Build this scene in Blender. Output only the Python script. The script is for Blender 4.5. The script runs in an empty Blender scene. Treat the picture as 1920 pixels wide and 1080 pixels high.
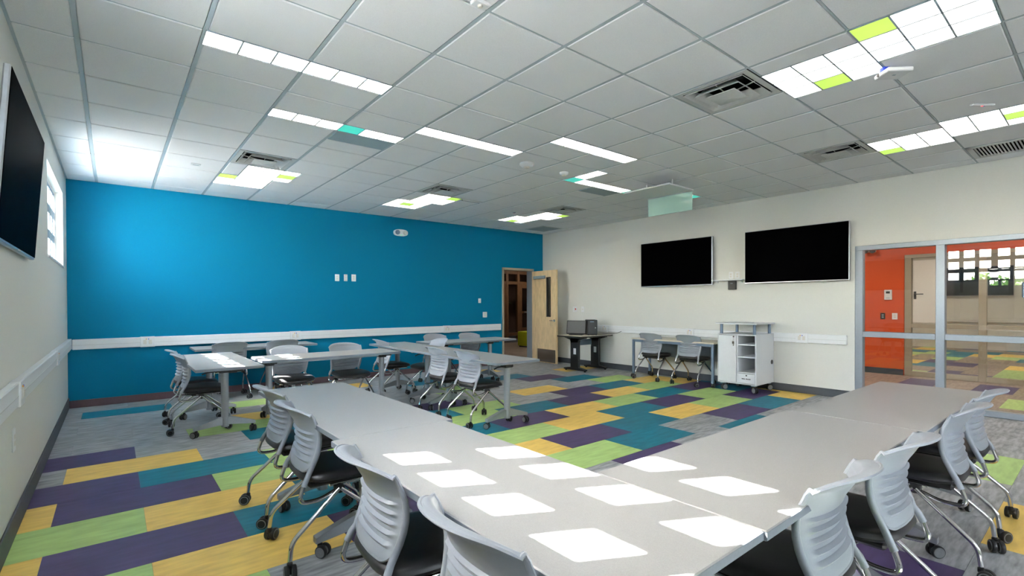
import bpy, bmesh, math, random
from mathutils import Vector, Matrix
random.seed(7)
SC = bpy.context.scene
COL = SC.collection
PI = math.pi

# ------------------------------------------------------------------ camera, world, sun, exposure
XL, XR, YB, YF, CZ = -0.469, 8.047, 8.699, -6.5, 3.032      # room shell
F_PX, YAW, PITCH, ROLL, CY, EYE = 918.38, 0.6835, -0.0084, -0.0036, 576.55, 1.3683
cam = bpy.data.objects.new('camera', bpy.data.cameras.new('camera'))
COL.objects.link(cam)
cam.data.sensor_fit = 'HORIZONTAL'; cam.data.sensor_width = 36.0
cam.data.lens = 36.0 * F_PX / 1920.0
cam.data.shift_y = (CY - 540.0) / 1920.0
cam.data.clip_start = 0.02; cam.data.clip_end = 300
fw = Vector((math.sin(YAW) * math.cos(PITCH), math.cos(YAW) * math.cos(PITCH), math.sin(PITCH)))
ri = Vector((math.cos(YAW), -math.sin(YAW), 0)); up = ri.cross(fw)
r2 = ri * math.cos(ROLL) + up * math.sin(ROLL); u2 = up * math.cos(ROLL) - ri * math.sin(ROLL)
M3 = Matrix((r2, u2, -fw)).transposed()
cam.matrix_world = Matrix.Translation((0, 0, EYE)) @ M3.to_4x4()
SC.camera = cam

SKY, SUN, LAMP, EXPO = 25.0, 84.0, 1.45, 1.84
SC.view_settings.view_transform = 'Standard'
SC.view_settings.look = 'None'
SC.view_settings.gamma = 1.0
SC.view_settings.use_curve_mapping = False
SC.view_settings.exposure = EXPO
try:
    SC.cycles.use_denoising = True
    SC.cycles.max_bounces = 10; SC.cycles.diffuse_bounces = 6; SC.cycles.glossy_bounces = 5
    SC.cycles.transmission_bounces = 8; SC.cycles.transparent_max_bounces = 16
    SC.cycles.sample_clamp_indirect = 5.0
    SC.cycles.caustics_reflective = False; SC.cycles.caustics_refractive = False
except Exception:
    pass
wd = bpy.data.worlds.new('sky'); SC.world = wd; wd.use_nodes = True
nt = wd.node_tree; nt.nodes.clear()
wo = nt.nodes.new('ShaderNodeOutputWorld'); bg = nt.nodes.new('ShaderNodeBackground')
sky = nt.nodes.new('ShaderNodeTexSky'); sky.sky_type = 'NISHITA'; sky.sun_disc = False
sky.sun_elevation = math.radians(36); sky.sun_rotation = math.radians(-62); sky.air_density = 1.0; sky.dust_density = 2.5
mx = nt.nodes.new('ShaderNodeMix'); mx.data_type = 'RGBA'; mx.inputs[0].default_value = 0.62
mx.inputs[7].default_value = (1.0, 1.0, 1.0, 1)
gn = nt.nodes.new('ShaderNodeVectorMath'); gn.operation = 'SCALE'; gn.inputs[3].default_value = 0.18
nt.links.new(sky.outputs[0], gn.inputs[0]); nt.links.new(gn.outputs[0], mx.inputs[6])
nt.links.new(mx.outputs[2], bg.inputs[0]); bg.inputs[1].default_value = SKY
nt.links.new(bg.outputs[0], wo.inputs[0])
sl = bpy.data.lights.new('sun', 'SUN'); sl.energy = SUN; sl.angle = math.radians(0.4); sl.color = (1.0, 0.97, 0.92)
so = bpy.data.objects.new('sun', sl); COL.objects.link(so)
so.rotation_euler = Vector((1, -0.536, -0.833)).to_track_quat('-Z', 'Y').to_euler()
so.location = (-8, 6, 8)

# ------------------------------------------------------------------ materials
def lin(c):
    return tuple(((v / 255.0) / 12.92 if v / 255.0 <= 0.04045 else ((v / 255.0 + 0.055) / 1.055) ** 2.4) for v in c)
MAT = {}
def mat(name, rgb, rough=0.5, metal=0.0, scale=60.0, amt=0.06, bump=0.0, stretch=(1, 1, 1), spec=0.5, rand=0.0, detail=3.0, coat=0.0):
    m = bpy.data.materials.new(name); m.use_nodes = True; t = m.node_tree; n = t.nodes; L = t.links
    b = n['Principled BSDF']
    b.inputs['Roughness'].default_value = rough; b.inputs['Metallic'].default_value = metal
    b.inputs['Specular IOR Level'].default_value = spec; b.inputs['Coat Weight'].default_value = coat
    c = lin(rgb)
    tc = n.new('ShaderNodeTexCoord'); mp = n.new('ShaderNodeMapping'); mp.inputs['Scale'].default_value = stretch
    nz = n.new('ShaderNodeTexNoise'); nz.noise_dimensions = '4D'; nz.inputs['Scale'].default_value = scale; nz.inputs['Detail'].default_value = detail
    oi = n.new('ShaderNodeObjectInfo'); mu = n.new('ShaderNodeMath'); mu.operation = 'MULTIPLY'; mu.inputs[1].default_value = 40.0
    L.new(oi.outputs['Random'], mu.inputs[0]); L.new(mu.outputs[0], nz.inputs['W'])
    L.new(tc.outputs['Object'], mp.inputs[0]); L.new(mp.outputs[0], nz.inputs['Vector'])
    cr = n.new('ShaderNodeValToRGB')
    cr.color_ramp.elements[0].position = 0.28; cr.color_ramp.elements[1].position = 0.72
    cr.color_ramp.elements[0].color = (*[max(0, v * (1 - amt)) for v in c], 1)
    cr.color_ramp.elements[1].color = (*[min(1, v * (1 + amt)) for v in c], 1)
    L.new(nz.outputs[0], cr.inputs[0])
    last = cr.outputs[0]
    if rand:
        hv = n.new('ShaderNodeHueSaturation'); mr = n.new('ShaderNodeMapRange')
        mr.inputs[3].default_value = 1 - rand; mr.inputs[4].default_value = 1 + rand
        L.new(oi.outputs['Random'], mr.inputs[0]); L.new(mr.outputs[0], hv.inputs['Value']); L.new(last, hv.inputs['Color']); last = hv.outputs[0]
    L.new(last, b.inputs['Base Color'])
    if bump:
        bp = n.new('ShaderNodeBump'); bp.inputs['Strength'].default_value = bump; bp.inputs['Distance'].default_value = 0.002
        L.new(nz.outputs[0], bp.inputs['Height']); L.new(bp.outputs[0], b.inputs['Normal'])
    MAT[name] = m
    return m
def emit(name, rgb, s):
    m = bpy.data.materials.new(name); m.use_nodes = True; b = m.node_tree.nodes['Principled BSDF']
    c = (*lin(rgb), 1); b.inputs['Base Color'].default_value = c; b.inputs['Roughness'].default_value = 0.4
    t = m.node_tree; nz = t.nodes.new('ShaderNodeTexNoise'); nz.inputs['Scale'].default_value = 30
    mr = t.nodes.new('ShaderNodeMapRange'); mr.inputs[3].default_value = s * 0.96; mr.inputs[4].default_value = s * 1.04
    t.links.new(nz.outputs[0], mr.inputs[0]); t.links.new(mr.outputs[0], b.inputs['Emission Strength'])
    b.inputs['Emission Color'].default_value = c
    MAT[name] = m; return m
def glass(name, tint, ior=1.5, gl=1.0, frost=0.0):
    m = bpy.data.materials.new(name); m.use_nodes = True; t = m.node_tree; t.nodes.clear()
    o = t.nodes.new('ShaderNodeOutputMaterial'); x = t.nodes.new('ShaderNodeMixShader')
    tr = t.nodes.new('ShaderNodeBsdfTransparent'); tr.inputs[0].default_value = (*tint, 1)
    g = t.nodes.new('ShaderNodeBsdfGlossy'); g.inputs['Roughness'].default_value = 0.0; g.inputs[0].default_value = (gl, gl, gl, 1)
    fr = t.nodes.new('ShaderNodeFresnel'); ge = t.nodes.new('ShaderNodeNewGeometry'); im = t.nodes.new('ShaderNodeMapRange')
    im.inputs[3].default_value = ior; im.inputs[4].default_value = 1 / ior      # leaving the pane reflects like entering it
    t.links.new(ge.outputs['Backfacing'], im.inputs[0]); t.links.new(im.outputs[0], fr.inputs[0])
    t.links.new(fr.outputs[0], x.inputs[0]); t.links.new(g.outputs[0], x.inputs[2])
    if frost:
        tl = t.nodes.new('ShaderNodeBsdfTranslucent'); tl.inputs[0].default_value = (*tint, 1)
        df = t.nodes.new('ShaderNodeBsdfDiffuse'); df.inputs[0].default_value = (*tint, 1)
        a = t.nodes.new('ShaderNodeMixShader'); a.inputs[0].default_value = 0.5
        t.links.new(tl.outputs[0], a.inputs[1]); t.links.new(df.outputs[0], a.inputs[2])
        bx_ = t.nodes.new('ShaderNodeMixShader'); bx_.inputs[0].default_value = frost
        t.links.new(tr.outputs[0], bx_.inputs[1]); t.links.new(a.outputs[0], bx_.inputs[2]); t.links.new(bx_.outputs[0], x.inputs[1])
    else:
        t.links.new(tr.outputs[0], x.inputs[1])
    t.links.new(x.outputs[0], o.inputs[0]); MAT[name] = m; return m

mat('wall_paint', (214, 214, 208), 0.75, scale=90, amt=0.02, bump=0.12)
mat('wall_blue', (0, 110, 146), 0.6, scale=90, amt=0.03, bump=0.1, spec=0.1)
mat('wall_orange', (206, 78, 24), 0.5, scale=90, amt=0.03, bump=0.1)
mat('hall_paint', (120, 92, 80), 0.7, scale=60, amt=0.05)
mat('ceiling_fibre', (241, 242, 244), 0.9, scale=260, amt=0.06, bump=0.35, rand=0.015, detail=4)
mat('grid_metal', (172, 184, 190), 0.4, scale=40, amt=0.03)
mat('grey_panel', (146, 164, 173), 0.5, scale=60, amt=0.04)
mat('vent_metal', (196, 198, 196), 0.45, scale=50, amt=0.05)
mat('void_shade', (14, 14, 15), 0.9, scale=30, amt=0.1)  # near-black colour stands in for shade inside the vents
mat('base_rubber', (70, 74, 80), 0.6, scale=50, amt=0.06)
mat('base_rubber_brown', (92, 72, 78), 0.6, scale=50, amt=0.06)
mat('white_plastic', (224, 226, 228), 0.4, scale=50, amt=0.02)
mat('white_frame', (228, 230, 232), 0.45, scale=50, amt=0.02)
mat('window_grey', (150, 164, 176), 0.45, scale=50, amt=0.02)
mat('off_white', (214, 210, 202), 0.5, scale=50, amt=0.03)
mat('dark_plastic', (28, 28, 30), 0.45, scale=60, amt=0.1)
mat('black_screen', (3, 3, 4), 0.42, scale=20, amt=0.1, spec=0.02)
MAT['black_screen'].node_tree.nodes['Principled BSDF'].inputs['IOR'].default_value = 1.08
mat('tv_silver', (176, 180, 186), 0.3, 0.6, scale=50, amt=0.04)
mat('alu_frame', (142, 151, 161), 0.35, 0.35, scale=60, amt=0.03)
mat('tan_frame', (164, 155, 136), 0.5, scale=60, amt=0.03)
mat('chair_plastic', (146, 152, 160), 0.38, scale=150, amt=0.02, bump=0.04)
mat('vinyl_black', (34, 33, 35), 0.42, scale=220, amt=0.12, bump=0.12)
mat('chrome', (214, 214, 216), 0.09, 1.0, scale=20, amt=0.02)
mat('caster_black', (20, 20, 21), 0.4, scale=60, amt=0.1)
mat('caster_grey', (120, 122, 124), 0.4, scale=60, amt=0.06)
mat('leg_silver', (158, 162, 167), 0.36, 0.55, scale=70, amt=0.03)
mat('laminate', (156, 156, 155), 0.36, scale=420, amt=0.10, detail=2)
mat('laminate_edge', (112, 120, 130), 0.5, scale=80, amt=0.05)
mat('laminate_tan', (206, 196, 178), 0.4, scale=300, amt=0.06)
mat('cart_white', (216, 218, 222), 0.45, scale=60, amt=0.02)
mat('post_blue_grey', (112, 130, 150), 0.35, 0.4, scale=60, amt=0.03)
mat('birch', (222, 194, 150), 0.42, scale=9, amt=0.16, stretch=(2.5, 2.5, 0.6), detail=6)
mat('steel', (150, 142, 134), 0.25, 1.0, scale=60, amt=0.08, stretch=(40, 1, 1))
mat('brown_wood', (122, 88, 60), 0.5, scale=12, amt=0.2, stretch=(3, 3, 0.5))
mat('lime_fabric', (176, 184, 20), 0.7, scale=200, amt=0.06, bump=0.1)
mat('red_print', (196, 40, 40), 0.5); mat('blue_print', (40, 70, 190), 0.4); mat('green_print', (60, 160, 80), 0.4); mat('amber_print', (226, 160, 40), 0.4)
mat('grass', (92, 120, 60), 0.9, scale=3, amt=0.3); mat('concrete', (214, 210, 204), 0.85, scale=5, amt=0.08)
mat('bark', (92, 76, 60), 0.9, scale=20, amt=0.2); mat('leaf_green', (96, 132, 58), 0.7, scale=8, amt=0.35)
FL = {'G': mat('floor_grey', (164, 166, 168), 0.45, scale=7, amt=0.46, stretch=(0.9, 5.0, 1), rand=0.05, detail=7, spec=0.25, bump=0.05),
      'P': mat('floor_purple', (76, 62, 102), 0.45, scale=6, amt=0.20, stretch=(0.9, 4.0, 1), rand=0.04, detail=7, spec=0.25, bump=0.05),
      'Y': mat('floor_yellow', (244, 202, 106), 0.45, scale=6, amt=0.16, stretch=(0.9, 4.0, 1), rand=0.03, detail=7, spec=0.25, bump=0.05),
      'T': mat('floor_teal', (24, 116, 138), 0.45, scale=6, amt=0.20, stretch=(0.9, 4.0, 1), rand=0.04, detail=7, spec=0.25, bump=0.05),
      'L': mat('floor_green', (176, 206, 126), 0.45, scale=6, amt=0.16, stretch=(0.9, 4.0, 1), rand=0.03, detail=7, spec=0.25, bump=0.05),
      'B': mat('floor_brown', (152, 136, 121), 0.45, scale=6, amt=0.30, stretch=(0.9, 5.0, 1), rand=0.06, detail=7, spec=0.25)}
emit('lens_white', (255, 247, 238), LAMP); emit('lens_green', (168, 206, 84), 0.36); emit('lens_teal', (60, 178, 160), 0.32)
emit('led_red', (230, 60, 60), 1.5); emit('led_green', (60, 220, 120), 1.5); emit('hall_strip', (255, 150, 150), 3.0)
emit('lens_room', (255, 242, 226), 5.8)
glass('pane_glass', (0.96, 0.97, 0.97)); glass('window_glass', (0.97, 0.985, 0.985))
glass('frost_green', (0.70, 0.90, 0.84), 1.45, 1.0, 0.72)

# ------------------------------------------------------------------ mesh builder
class MB:
    def __init__(s): s.v = []; s.f = []; s.mi = []; s.cur = 0
    def add(s, vs, fs):
        o = len(s.v); s.v += [tuple(p) for p in vs]; s.f += [tuple(i + o for i in f) for f in fs]; s.mi += [s.cur] * len(fs)
        return s
    def box(s, x0, x1, y0, y1, z0, z1):
        return s.add([(x0, y0, z0), (x1, y0, z0), (x1, y1, z0), (x0, y1, z0), (x0, y0, z1), (x1, y0, z1), (x1, y1, z1), (x0, y1, z1)],
                     [(0, 3, 2, 1), (4, 5, 6, 7), (0, 1, 5, 4), (1, 2, 6, 5), (2, 3, 7, 6), (3, 0, 4, 7)])
    def cbox(s, x0, x1, y0, y1, z0, z1, c=0.004):
        c = min(c, (x1 - x0) * .45, (y1 - y0) * .45, (z1 - z0) * .45)
        bm = bmesh.new(); bmesh.ops.create_cube(bm, size=1)
        for v in bm.verts:
            v.co = ((x0 + x1) / 2 + v.co.x * (x1 - x0), (y0 + y1) / 2 + v.co.y * (y1 - y0), (z0 + z1) / 2 + v.co.z * (z1 - z0))
        bmesh.ops.bevel(bm, geom=bm.edges[:], offset=c, segments=2 if c > 0.012 else 1, profile=0.5, affect='EDGES')
        bm.verts.index_update()
        s.add([v.co[:] for v in bm.verts], [[v.index for v in f.verts] for f in bm.faces]); bm.free(); return s
    def prism(s, poly, axis, a, b):
        n = len(poly)
        def pt(p, h):
            return (h, p[0], p[1]) if axis == 'x' else ((p[0], h, p[1]) if axis == 'y' else (p[0], p[1], h))
        vs = [pt(p, a) for p in poly] + [pt(p, b) for p in poly]
        fs = [tuple(range(n - 1, -1, -1)), tuple(range(n, 2 * n))] + [(i, (i + 1) % n, n + (i + 1) % n, n + i) for i in range(n)]
        return s.add(vs, fs)
    def tube(s, pts, r, seg=10, caps=True):
        pts = [Vector(p) for p in pts]; rr = r if isinstance(r, (list, tuple)) else [r] * len(pts)
        t0 = (pts[1] - pts[0]).normalized(); ref = Vector((0, 0, 1)) if abs(t0.z) < 0.9 else Vector((1, 0, 0))
        nrm = t0.cross(ref).normalized(); vs = []; n = len(pts)
        for i, p in enumerate(pts):
            t = ((pts[min(i + 1, n - 1)] - p).normalized() + (p - pts[max(i - 1, 0)]).normalized())
            t = t.normalized() if t.length > 1e-6 else t0
            nrm = (nrm - t * nrm.dot(t)).normalized(); b = t.cross(nrm)
            for k in range(seg):
                a = 2 * PI * k / seg; vs.append(p + (nrm * math.cos(a) + b * math.sin(a)) * rr[i])
        fs = [(i * seg + k, i * seg + (k + 1) % seg, (i + 1) * seg + (k + 1) % seg, (i + 1) * seg + k) for i in range(n - 1) for k in range(seg)]
        if caps: fs += [tuple(range(seg - 1, -1, -1)), tuple(range((n - 1) * seg, n * seg))]
        return s.add(vs, fs)
    def lathe(s, prof, seg=20, o=(0, 0, 0), axis='z'):
        vs = []
        for r, h in prof:
            for k in range(seg):
                a = 2 * PI * k / seg; x, y, z = r * math.cos(a), r * math.sin(a), h
                if axis == 'x': x, y, z = z, x, y
                if axis == 'y': x, y, z = y, z, x
                vs.append((x + o[0], y + o[1], z + o[2]))
        n = len(prof)
        fs = [(i * seg + k, i * seg + (k + 1) % seg, (i + 1) * seg + (k + 1) % seg, (i + 1) * seg + k) for i in range(n - 1) for k in range(seg)]
        fs += [tuple(range(seg - 1, -1, -1)), tuple(range((n - 1) * seg, n * seg))]
        return s.add(vs, fs)
    def mesh(s, name, mats, smooth=False):
        me = bpy.data.meshes.new(name); me.from_pydata(s.v, [], s.f)
        for m in (mats if isinstance(mats, (list, tuple)) else [mats]): me.materials.append(MAT[m] if isinstance(m, str) else m)
        if max(s.mi, default=0): me.polygons.foreach_set('material_index', s.mi)
        bm = bmesh.new(); bm.from_mesh(me); bmesh.ops.recalc_face_normals(bm, faces=bm.faces[:]); bm.to_mesh(me); bm.free()
        if smooth:
            me.polygons.foreach_set('use_smooth', [True] * len(me.polygons)); me.set_sharp_from_angle(angle=math.radians(40))
        me.update(); return me
    def build(s, name, mats, parent=None, loc=None, smooth=False):
        return link(name, s.mesh(name, mats, smooth), parent, loc)
def link(name, me, parent=None, loc=None, rz=0.0):
    o = bpy.data.objects.new(name, me); COL.objects.link(o)
    if parent is not None: o.parent = parent
    if loc is not None: o.location = loc
    if rz: o.rotation_euler = (0, 0, rz)
    return o
def tag(o, label, cat, group=None, kind=None):
    o['label'] = label; o['category'] = cat
    if group: o['group'] = group
    if kind: o['kind'] = kind
    return o
def thing(name, label, cat, loc=(0, 0, 0), rz=0.0, group=None, kind=None):
    o = link(name, None, None, loc, rz); o.empty_display_size = 0.1
    return tag(o, label, cat, group, kind)
def struct(o, label, cat): return tag(o, label, cat, kind='structure')
def dup(root, loc, rz, label, group=None):
    r = root.copy(); COL.objects.link(r); r.location = loc; r.rotation_euler = (0, 0, rz); r['label'] = label
    if group: r['group'] = group
    for ch in list(root.children):
        c = ch.copy(); COL.objects.link(c); c.parent = r
        for g in ch.children:
            d = g.copy(); COL.objects.link(d); d.parent = c
            if g.name.startswith('caster'): d.rotation_euler[2] += random.uniform(-2.2, 2.2)
    return r
def arc(pts, r=0.04, n=5):
    pts = [Vector(p) for p in pts]; out = [pts[0]]
    for i in range(1, len(pts) - 1):
        a, b, c = pts[i - 1], pts[i], pts[i + 1]
        q = min(r, (b - a).length * .48, (c - b).length * .48)
        p0 = b + (a - b).normalized() * q; p1 = b + (c - b).normalized() * q
        for k in range(n + 1):
            t = k / n; out.append(p0 * (1 - t) ** 2 + b * 2 * t * (1 - t) + p1 * t * t)
    out.append(pts[-1]); return out
def holed(axis, p0, p1, u0, u1, z0, z1, holes):
    """wall slab with rectangular openings (u0,u1,z0,z1)"""
    m = MB(); us = sorted({u0, u1, *[h[0] for h in holes], *[h[1] for h in holes]}); us = [u for u in us if u0 <= u <= u1]
    for a, b in zip(us, us[1:]):
        c = (a + b) / 2; hs = sorted([(h[2], h[3]) for h in holes if h[0] < c < h[1]]); z = z0
        for ha, hb in hs + [(z1, z1)]:
            if ha > z + 1e-6:
                m.box(p0, p1, a, b, z, ha) if axis == 'x' else m.box(a, b, p0, p1, z, ha)
            z = hb
    return m

# ------------------------------------------------------------------ shell
TOP = 3.36
WN, WF, WB = (0.930, 2.745), (6.290, 8.125), (-4.430, -2.615)      # left windows along Y
WZ = (1.838, 2.737)
struct(holed('x', XL - 0.20, XL, YF - 0.2, YB + 0.2, 0, TOP, [(*WN, *WZ), (*WF, *WZ), (*WB, *WZ)]).build('wall_left', 'wall_paint'), 'off-white painted wall with high windows and a tilted television', 'wall')
DX0, DX1, DZ = 6.845, 7.700, 2.13
struct(holed('y', YB, YB + 0.18, XL, XR + 0.15, 0, TOP, [(DX0 - 0.05, DX1 + 0.05, -1, DZ + 0.05)]).build('wall_back', 'wall_blue'), 'bright blue accent wall with a white cable raceway across it', 'wall')
GY0, GY1, GZ = -1.60, 2.285, 2.148
struct(holed('x', XR, XR + 0.15, YF - 0.2, YB, 0, TOP, [(GY0, GY1, -1, GZ)]).build('wall_right', 'wall_paint'), 'off-white painted wall carrying two large black televisions', 'wall')
RW = [(2.4, 4.2)]  # rear window opening, added to let more daylight into the room
struct(holed('y', YF - 0.2, YF, XL, XR, 0, TOP, [(a, b, 1.84, 2.74) for a, b in RW]).build('wall_front', 'wall_paint'), 'off-white painted wall behind the camera with one added window', 'wall')
struct(MB().box(XL - 0.6, 19.6, -7.0, 16.2, TOP, TOP + 0.25).build('ceiling', 'wall_paint'), 'added roof slab, unseen above all rooms, keeping sky light out', 'ceiling')  # unseen slab, added so the sky does not leak in
gm = MB().box(-60, XL - 0.2, -50, 60, -0.35, -0.15)
struct(gm.build('ground', 'concrete'), 'pale paved yard outside the high windows', 'ground')
gr2 = MB().box(XL - 0.2, 60, -50, YF - 0.2, -0.35, -0.15)
struct(gr2.build('ground', 'concrete'), 'pale paved yard outside the added rear window', 'ground')

# floors -----------------------------------------------------------
PX0, PY0, PW = 0.1483, 5.4998, 0.4572
ROWS = {5: {-1: 'T', 5: 'Y', 11: 'Y'}, 4: {2: 'L', 8: 'T'}, 3: {11: 'T', 15: 'Y'}, 2: {2: 'Y', 8: 'L', 12: 'P'},
        1: {1: 'L', 13: 'T'}, 0: {-2: 'P', 2: 'T', 6: 'P', 10: 'Y', 14: 'L'}, -1: {-1: 'Y', 5: 'T', 7: 'L', 11: 'P', 13: 'T', 15: 'Y'},
        -2: {-2: 'P', 0: 'T', 2: 'L', 4: 'P', 6: 'L', 8: 'T', 10: 'P', 12: 'Y', 14: 'L', 16: 'Y'},
        -3: {-3: 'Y', -1: 'P', 1: 'L', 3: 'T', 5: 'T', 7: 'P', 9: 'Y', 11: 'L', 13: 'T', 15: 'P', 17: 'T'},
        -4: {-2: 'L', 0: 'Y', 2: 'T', 4: 'P', 6: 'L', 8: 'Y', 10: 'T', 12: 'P', 14: 'L', 16: 'T'},
        -5: {-3: 'Y', -1: 'P', 1: 'T', 3: 'Y', 5: 'Y', 7: 'P', 9: 'T', 11: 'Y', 13: 'L', 15: 'P', 17: 'Y'},
        -6: {-2: 'L', 0: 'Y', 2: 'P', 4: 'L', 6: 'L', 8: 'T', 12: 'P', 14: 'T', 16: 'Y'},
        -7: {-1: 'L', 7: 'P', 11: 'T'}, -8: {2: 'T', 0: 'P'}, -9: {3: 'P', -1: 'Y'}, -11: {5: 'P', 11: 'L'}, -12: {8: 'Y', 2: 'L'}, -13: {11: 'T'}}
fl = struct(MB().box(XL - 0.05, XR + 0.06, YF, YB + 0.05, -0.12, -0.0035).build('floor', 'base_rubber'), 'multicoloured plank floor of grey, purple, yellow, teal and green', 'floor')
PLANK = {}
struct(MB().box(XL, XR, YF, PY0 - 17 * PW, -0.0034, -0.0002).build('floor', FL['G']), 'plain grey floor strip behind the camera', 'floor')
def plank(x0, x1, y0, y1, c, parent, z=0.0):
    g = 0.0005; k = (round(x1 - x0, 4), round(y1 - y0, 4), c)
    if k not in PLANK:
        w, d = (x1 - x0) / 2 - g, (y1 - y0) / 2 - g; e = 0.0007; h = 0.0032
        vs = [(-w, -d, -h), (w, -d, -h), (w, d, -h), (-w, d, -h), (-w, -d, -e), (w, -d, -e), (w, d, -e), (-w, d, -e),
              (-w + e, -d + e, 0), (w - e, -d + e, 0), (w - e, d - e, 0), (-w + e, d - e, 0)]
        fs = [(0, 3, 2, 1), (8, 9, 10, 11)] + [(i, (i + 1) % 4, 4 + (i + 1) % 4, 4 + i) for i in range(4)] + [(4 + i, 4 + (i + 1) % 4, 8 + (i + 1) % 4, 8 + i) for i in range(4)]
        PLANK[k] = MB().add(vs, fs).mesh('floor_plank', FL[c])
    return link('floor_plank', PLANK[k], parent, ((x0 + x1) / 2, (y0 + y1) / 2, z + random.uniform(-0.0002, 0.0)))
for j in range(-17, 8):
    ya, yb = max(PY0 + j * PW, YF), min(PY0 + (j + 1) * PW, YB)
    if yb - ya < 0.01: continue
    for i in range(-4, 20):
        if (i - j) % 2: continue
        xa, xb = max(PX0 + i * PW, XL), min(PX0 + (i + 2) * PW, XR)
        if xb - xa < 0.01: continue
        plank(xa, xb, ya, yb, ROWS.get(j, {}).get(i, 'G'), fl)

# suspended ceiling ---------------------------------------------------
T = 0.6096; A0, B0 = -0.7707, 2.2523
def cx(a): return min(max(A0 + a * T, XL), XR)
YT = B0 - 7 * T
def cy(b): return min(max(B0 + b * T, YT), YB)
t_ = 1 / 3
# light name, list of (a0,b0,a1,b1,lens)
def cells(a, b, na, nb, special={}):
    return [(a + i * t_, b + k * t_, a + (i + 1) * t_, b + (k + 1) * t_, special.get((i, k), 'lens_white')) for i in range(na) for k in range(nb)]
LIGHTS = [
 ('long plain white light strip nearest the camera at the upper left', cells(2, 2, 6, 1)),
 ('white and teal light strip with grey half panel behind it', cells(3, 3 + 2 * t_, 6, 1, {(3, 0): 'lens_teal'})),
 ('plain white light strip just in front of the round fire alarm', cells(5, 3, 6, 1)),
 ('plain white light strip just before the small smoke detector', cells(7, 2, 6, 1)),
 ('angled white light with teal corner cell and short side arm', cells(9, 3, 1, 2) + cells(9, 3 + 2 * t_, 7, 1, {(0, 0): 'lens_teal', (6, 0): 'lens_teal'})),
 ('white light strip with teal end glimpsed behind the hanging glass pane', cells(12, 3, 3, 1, {(2, 0): 'lens_teal'})),
 ('stepped pair of square lights with green cells near the left window', cells(3 + t_, 7, 3, 3, {(2, 1): 'lens_green'}) + cells(3, 8, 3, 3, {(0, 0): 'lens_green'})),
 ('stepped pair of square lights with one green centre cell, above the emergency light', cells(7 + t_, 7, 3, 3, {(2, 0): 'lens_green'}) + cells(7, 8, 3, 3, {(1, 1): 'lens_green'})),
 ('stepped pair of square lights nearest the corner of the blue wall', cells(11 + t_, 7, 3, 3, {(2, 0): 'lens_green'}) + cells(11, 8, 3, 3, {(1, 2): 'lens_green'})),
 ('large stepped pair of square lights with green cells beside the white ceiling box', cells(7 + t_, -2, 3, 3, {(2, 1): 'lens_green'}) + cells(7, -3, 3, 3, {(0, 2): 'lens_green'})),
 ('stepped pair of square lights with green cells above the glass partition', cells(11 + t_, -2, 3, 3, {(2, 2): 'lens_green'}) + cells(11, -3, 3, 3, {(1, 0): 'lens_green'})),
]
OCC = []           # occupied rectangles in tile units
for _, cs in LIGHTS: OCC += [c[:4] for c in cs]
GREY = [(4, 4, 5, 4.5), (10, 4, 11, 4.5)]
VENTS = [(7, -1), (11, -1), (3, 6), (7, 6), (11, 6)]
OCC += GREY + [(a, b, a + 1, b + 1) for a, b in VENTS] + [(13, -3, 14, -2), (13, 9, 14, 10)] + [(8 + t_, 7, 9, 7 + 1 / 6)]
def occ(a, b): return any(o[0] < a < o[2] and o[1] < b < o[3] for o in OCC)
BMIN, BMAX, AMIN, AMAX = -7, 11, 0, 15
back = MB()
HOLES = VENTS + [(13, -3)]
for b in range(BMIN, BMAX):
    cuts = sorted(a for a, b_ in HOLES if b_ == b); x = XL
    for a in cuts: back.box(x, cx(a) + .012, cy(b), cy(b + 1), CZ + 0.006, CZ + 0.03); x = cx(a + 1) - .012
    back.box(x, XR, cy(b), cy(b + 1), CZ + 0.006, CZ + 0.03)
ceil = struct(back.build('ceiling', 'grid_metal'), 'suspended ceiling of square white tiles in a grey metal grid', 'ceiling')
TILE = {}
for a in range(AMIN, AMAX):
    for b in range(BMIN, BMAX):
        N = 6; g = [[occ(a + (i + .5) / N, b + (k + .5) / N) for k in range(N)] for i in range(N)]
        done = [[v for v in r] for r in g]
        for i in range(N):
            for k in range(N):
                if done[i][k]: continue
                k1 = k
                while k1 + 1 < N and not done[i][k1 + 1]: k1 += 1
                i1 = i
                while i1 + 1 < N and all(not done[i1 + 1][q] for q in range(k, k1 + 1)): i1 += 1
                for p in range(i, i1 + 1):
                    for q in range(k, k1 + 1): done[p][q] = True
                gm_, gc = 0.015, 0.009
                x0 = cx(a + i / N) + (gm_ if i == 0 else 0.004); x1 = cx(a + (i1 + 1) / N) - (gm_ if i1 == N - 1 else 0.004)
                y0 = cy(b + k / N) + (gc if k == 0 else 0.004); y1 = cy(b + (k1 + 1) / N) - (gc if k1 == N - 1 else 0.004)
                if x1 - x0 < 0.03 or y1 - y0 < 0.03: continue
                key = (round(x1 - x0, 4), round(y1 - y0, 4))
                if key not in TILE:
                    w, d = key[0] / 2, key[1] / 2; e = 0.005
                    vs = [(-w, -d, 0.012), (w, -d, 0.012), (w, d, 0.012), (-w, d, 0.012), (-w, -d, e), (w, -d, e), (w, d, e), (-w, d, e),
                          (-w + e, -d + e, 0), (w - e, -d + e, 0), (w - e, d - e, 0), (-w + e, d - e, 0)]
                    fs = [(0, 1, 2, 3), (11, 10, 9, 8)] + [(4 + i_, 4 + (i_ + 1) % 4, (i_ + 1) % 4, i_) for i_ in range(4)] + [(8 + i_, 8 + (i_ + 1) % 4, 4 + (i_ + 1) % 4, 4 + i_) for i_ in range(4)]
                    TILE[key] = MB().add(vs, fs).mesh('ceiling_tile', 'ceiling_fibre')
                link('ceiling_tile', TILE[key], ceil, ((x0 + x1) / 2, (y0 + y1) / 2, CZ - 0.007))
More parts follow.
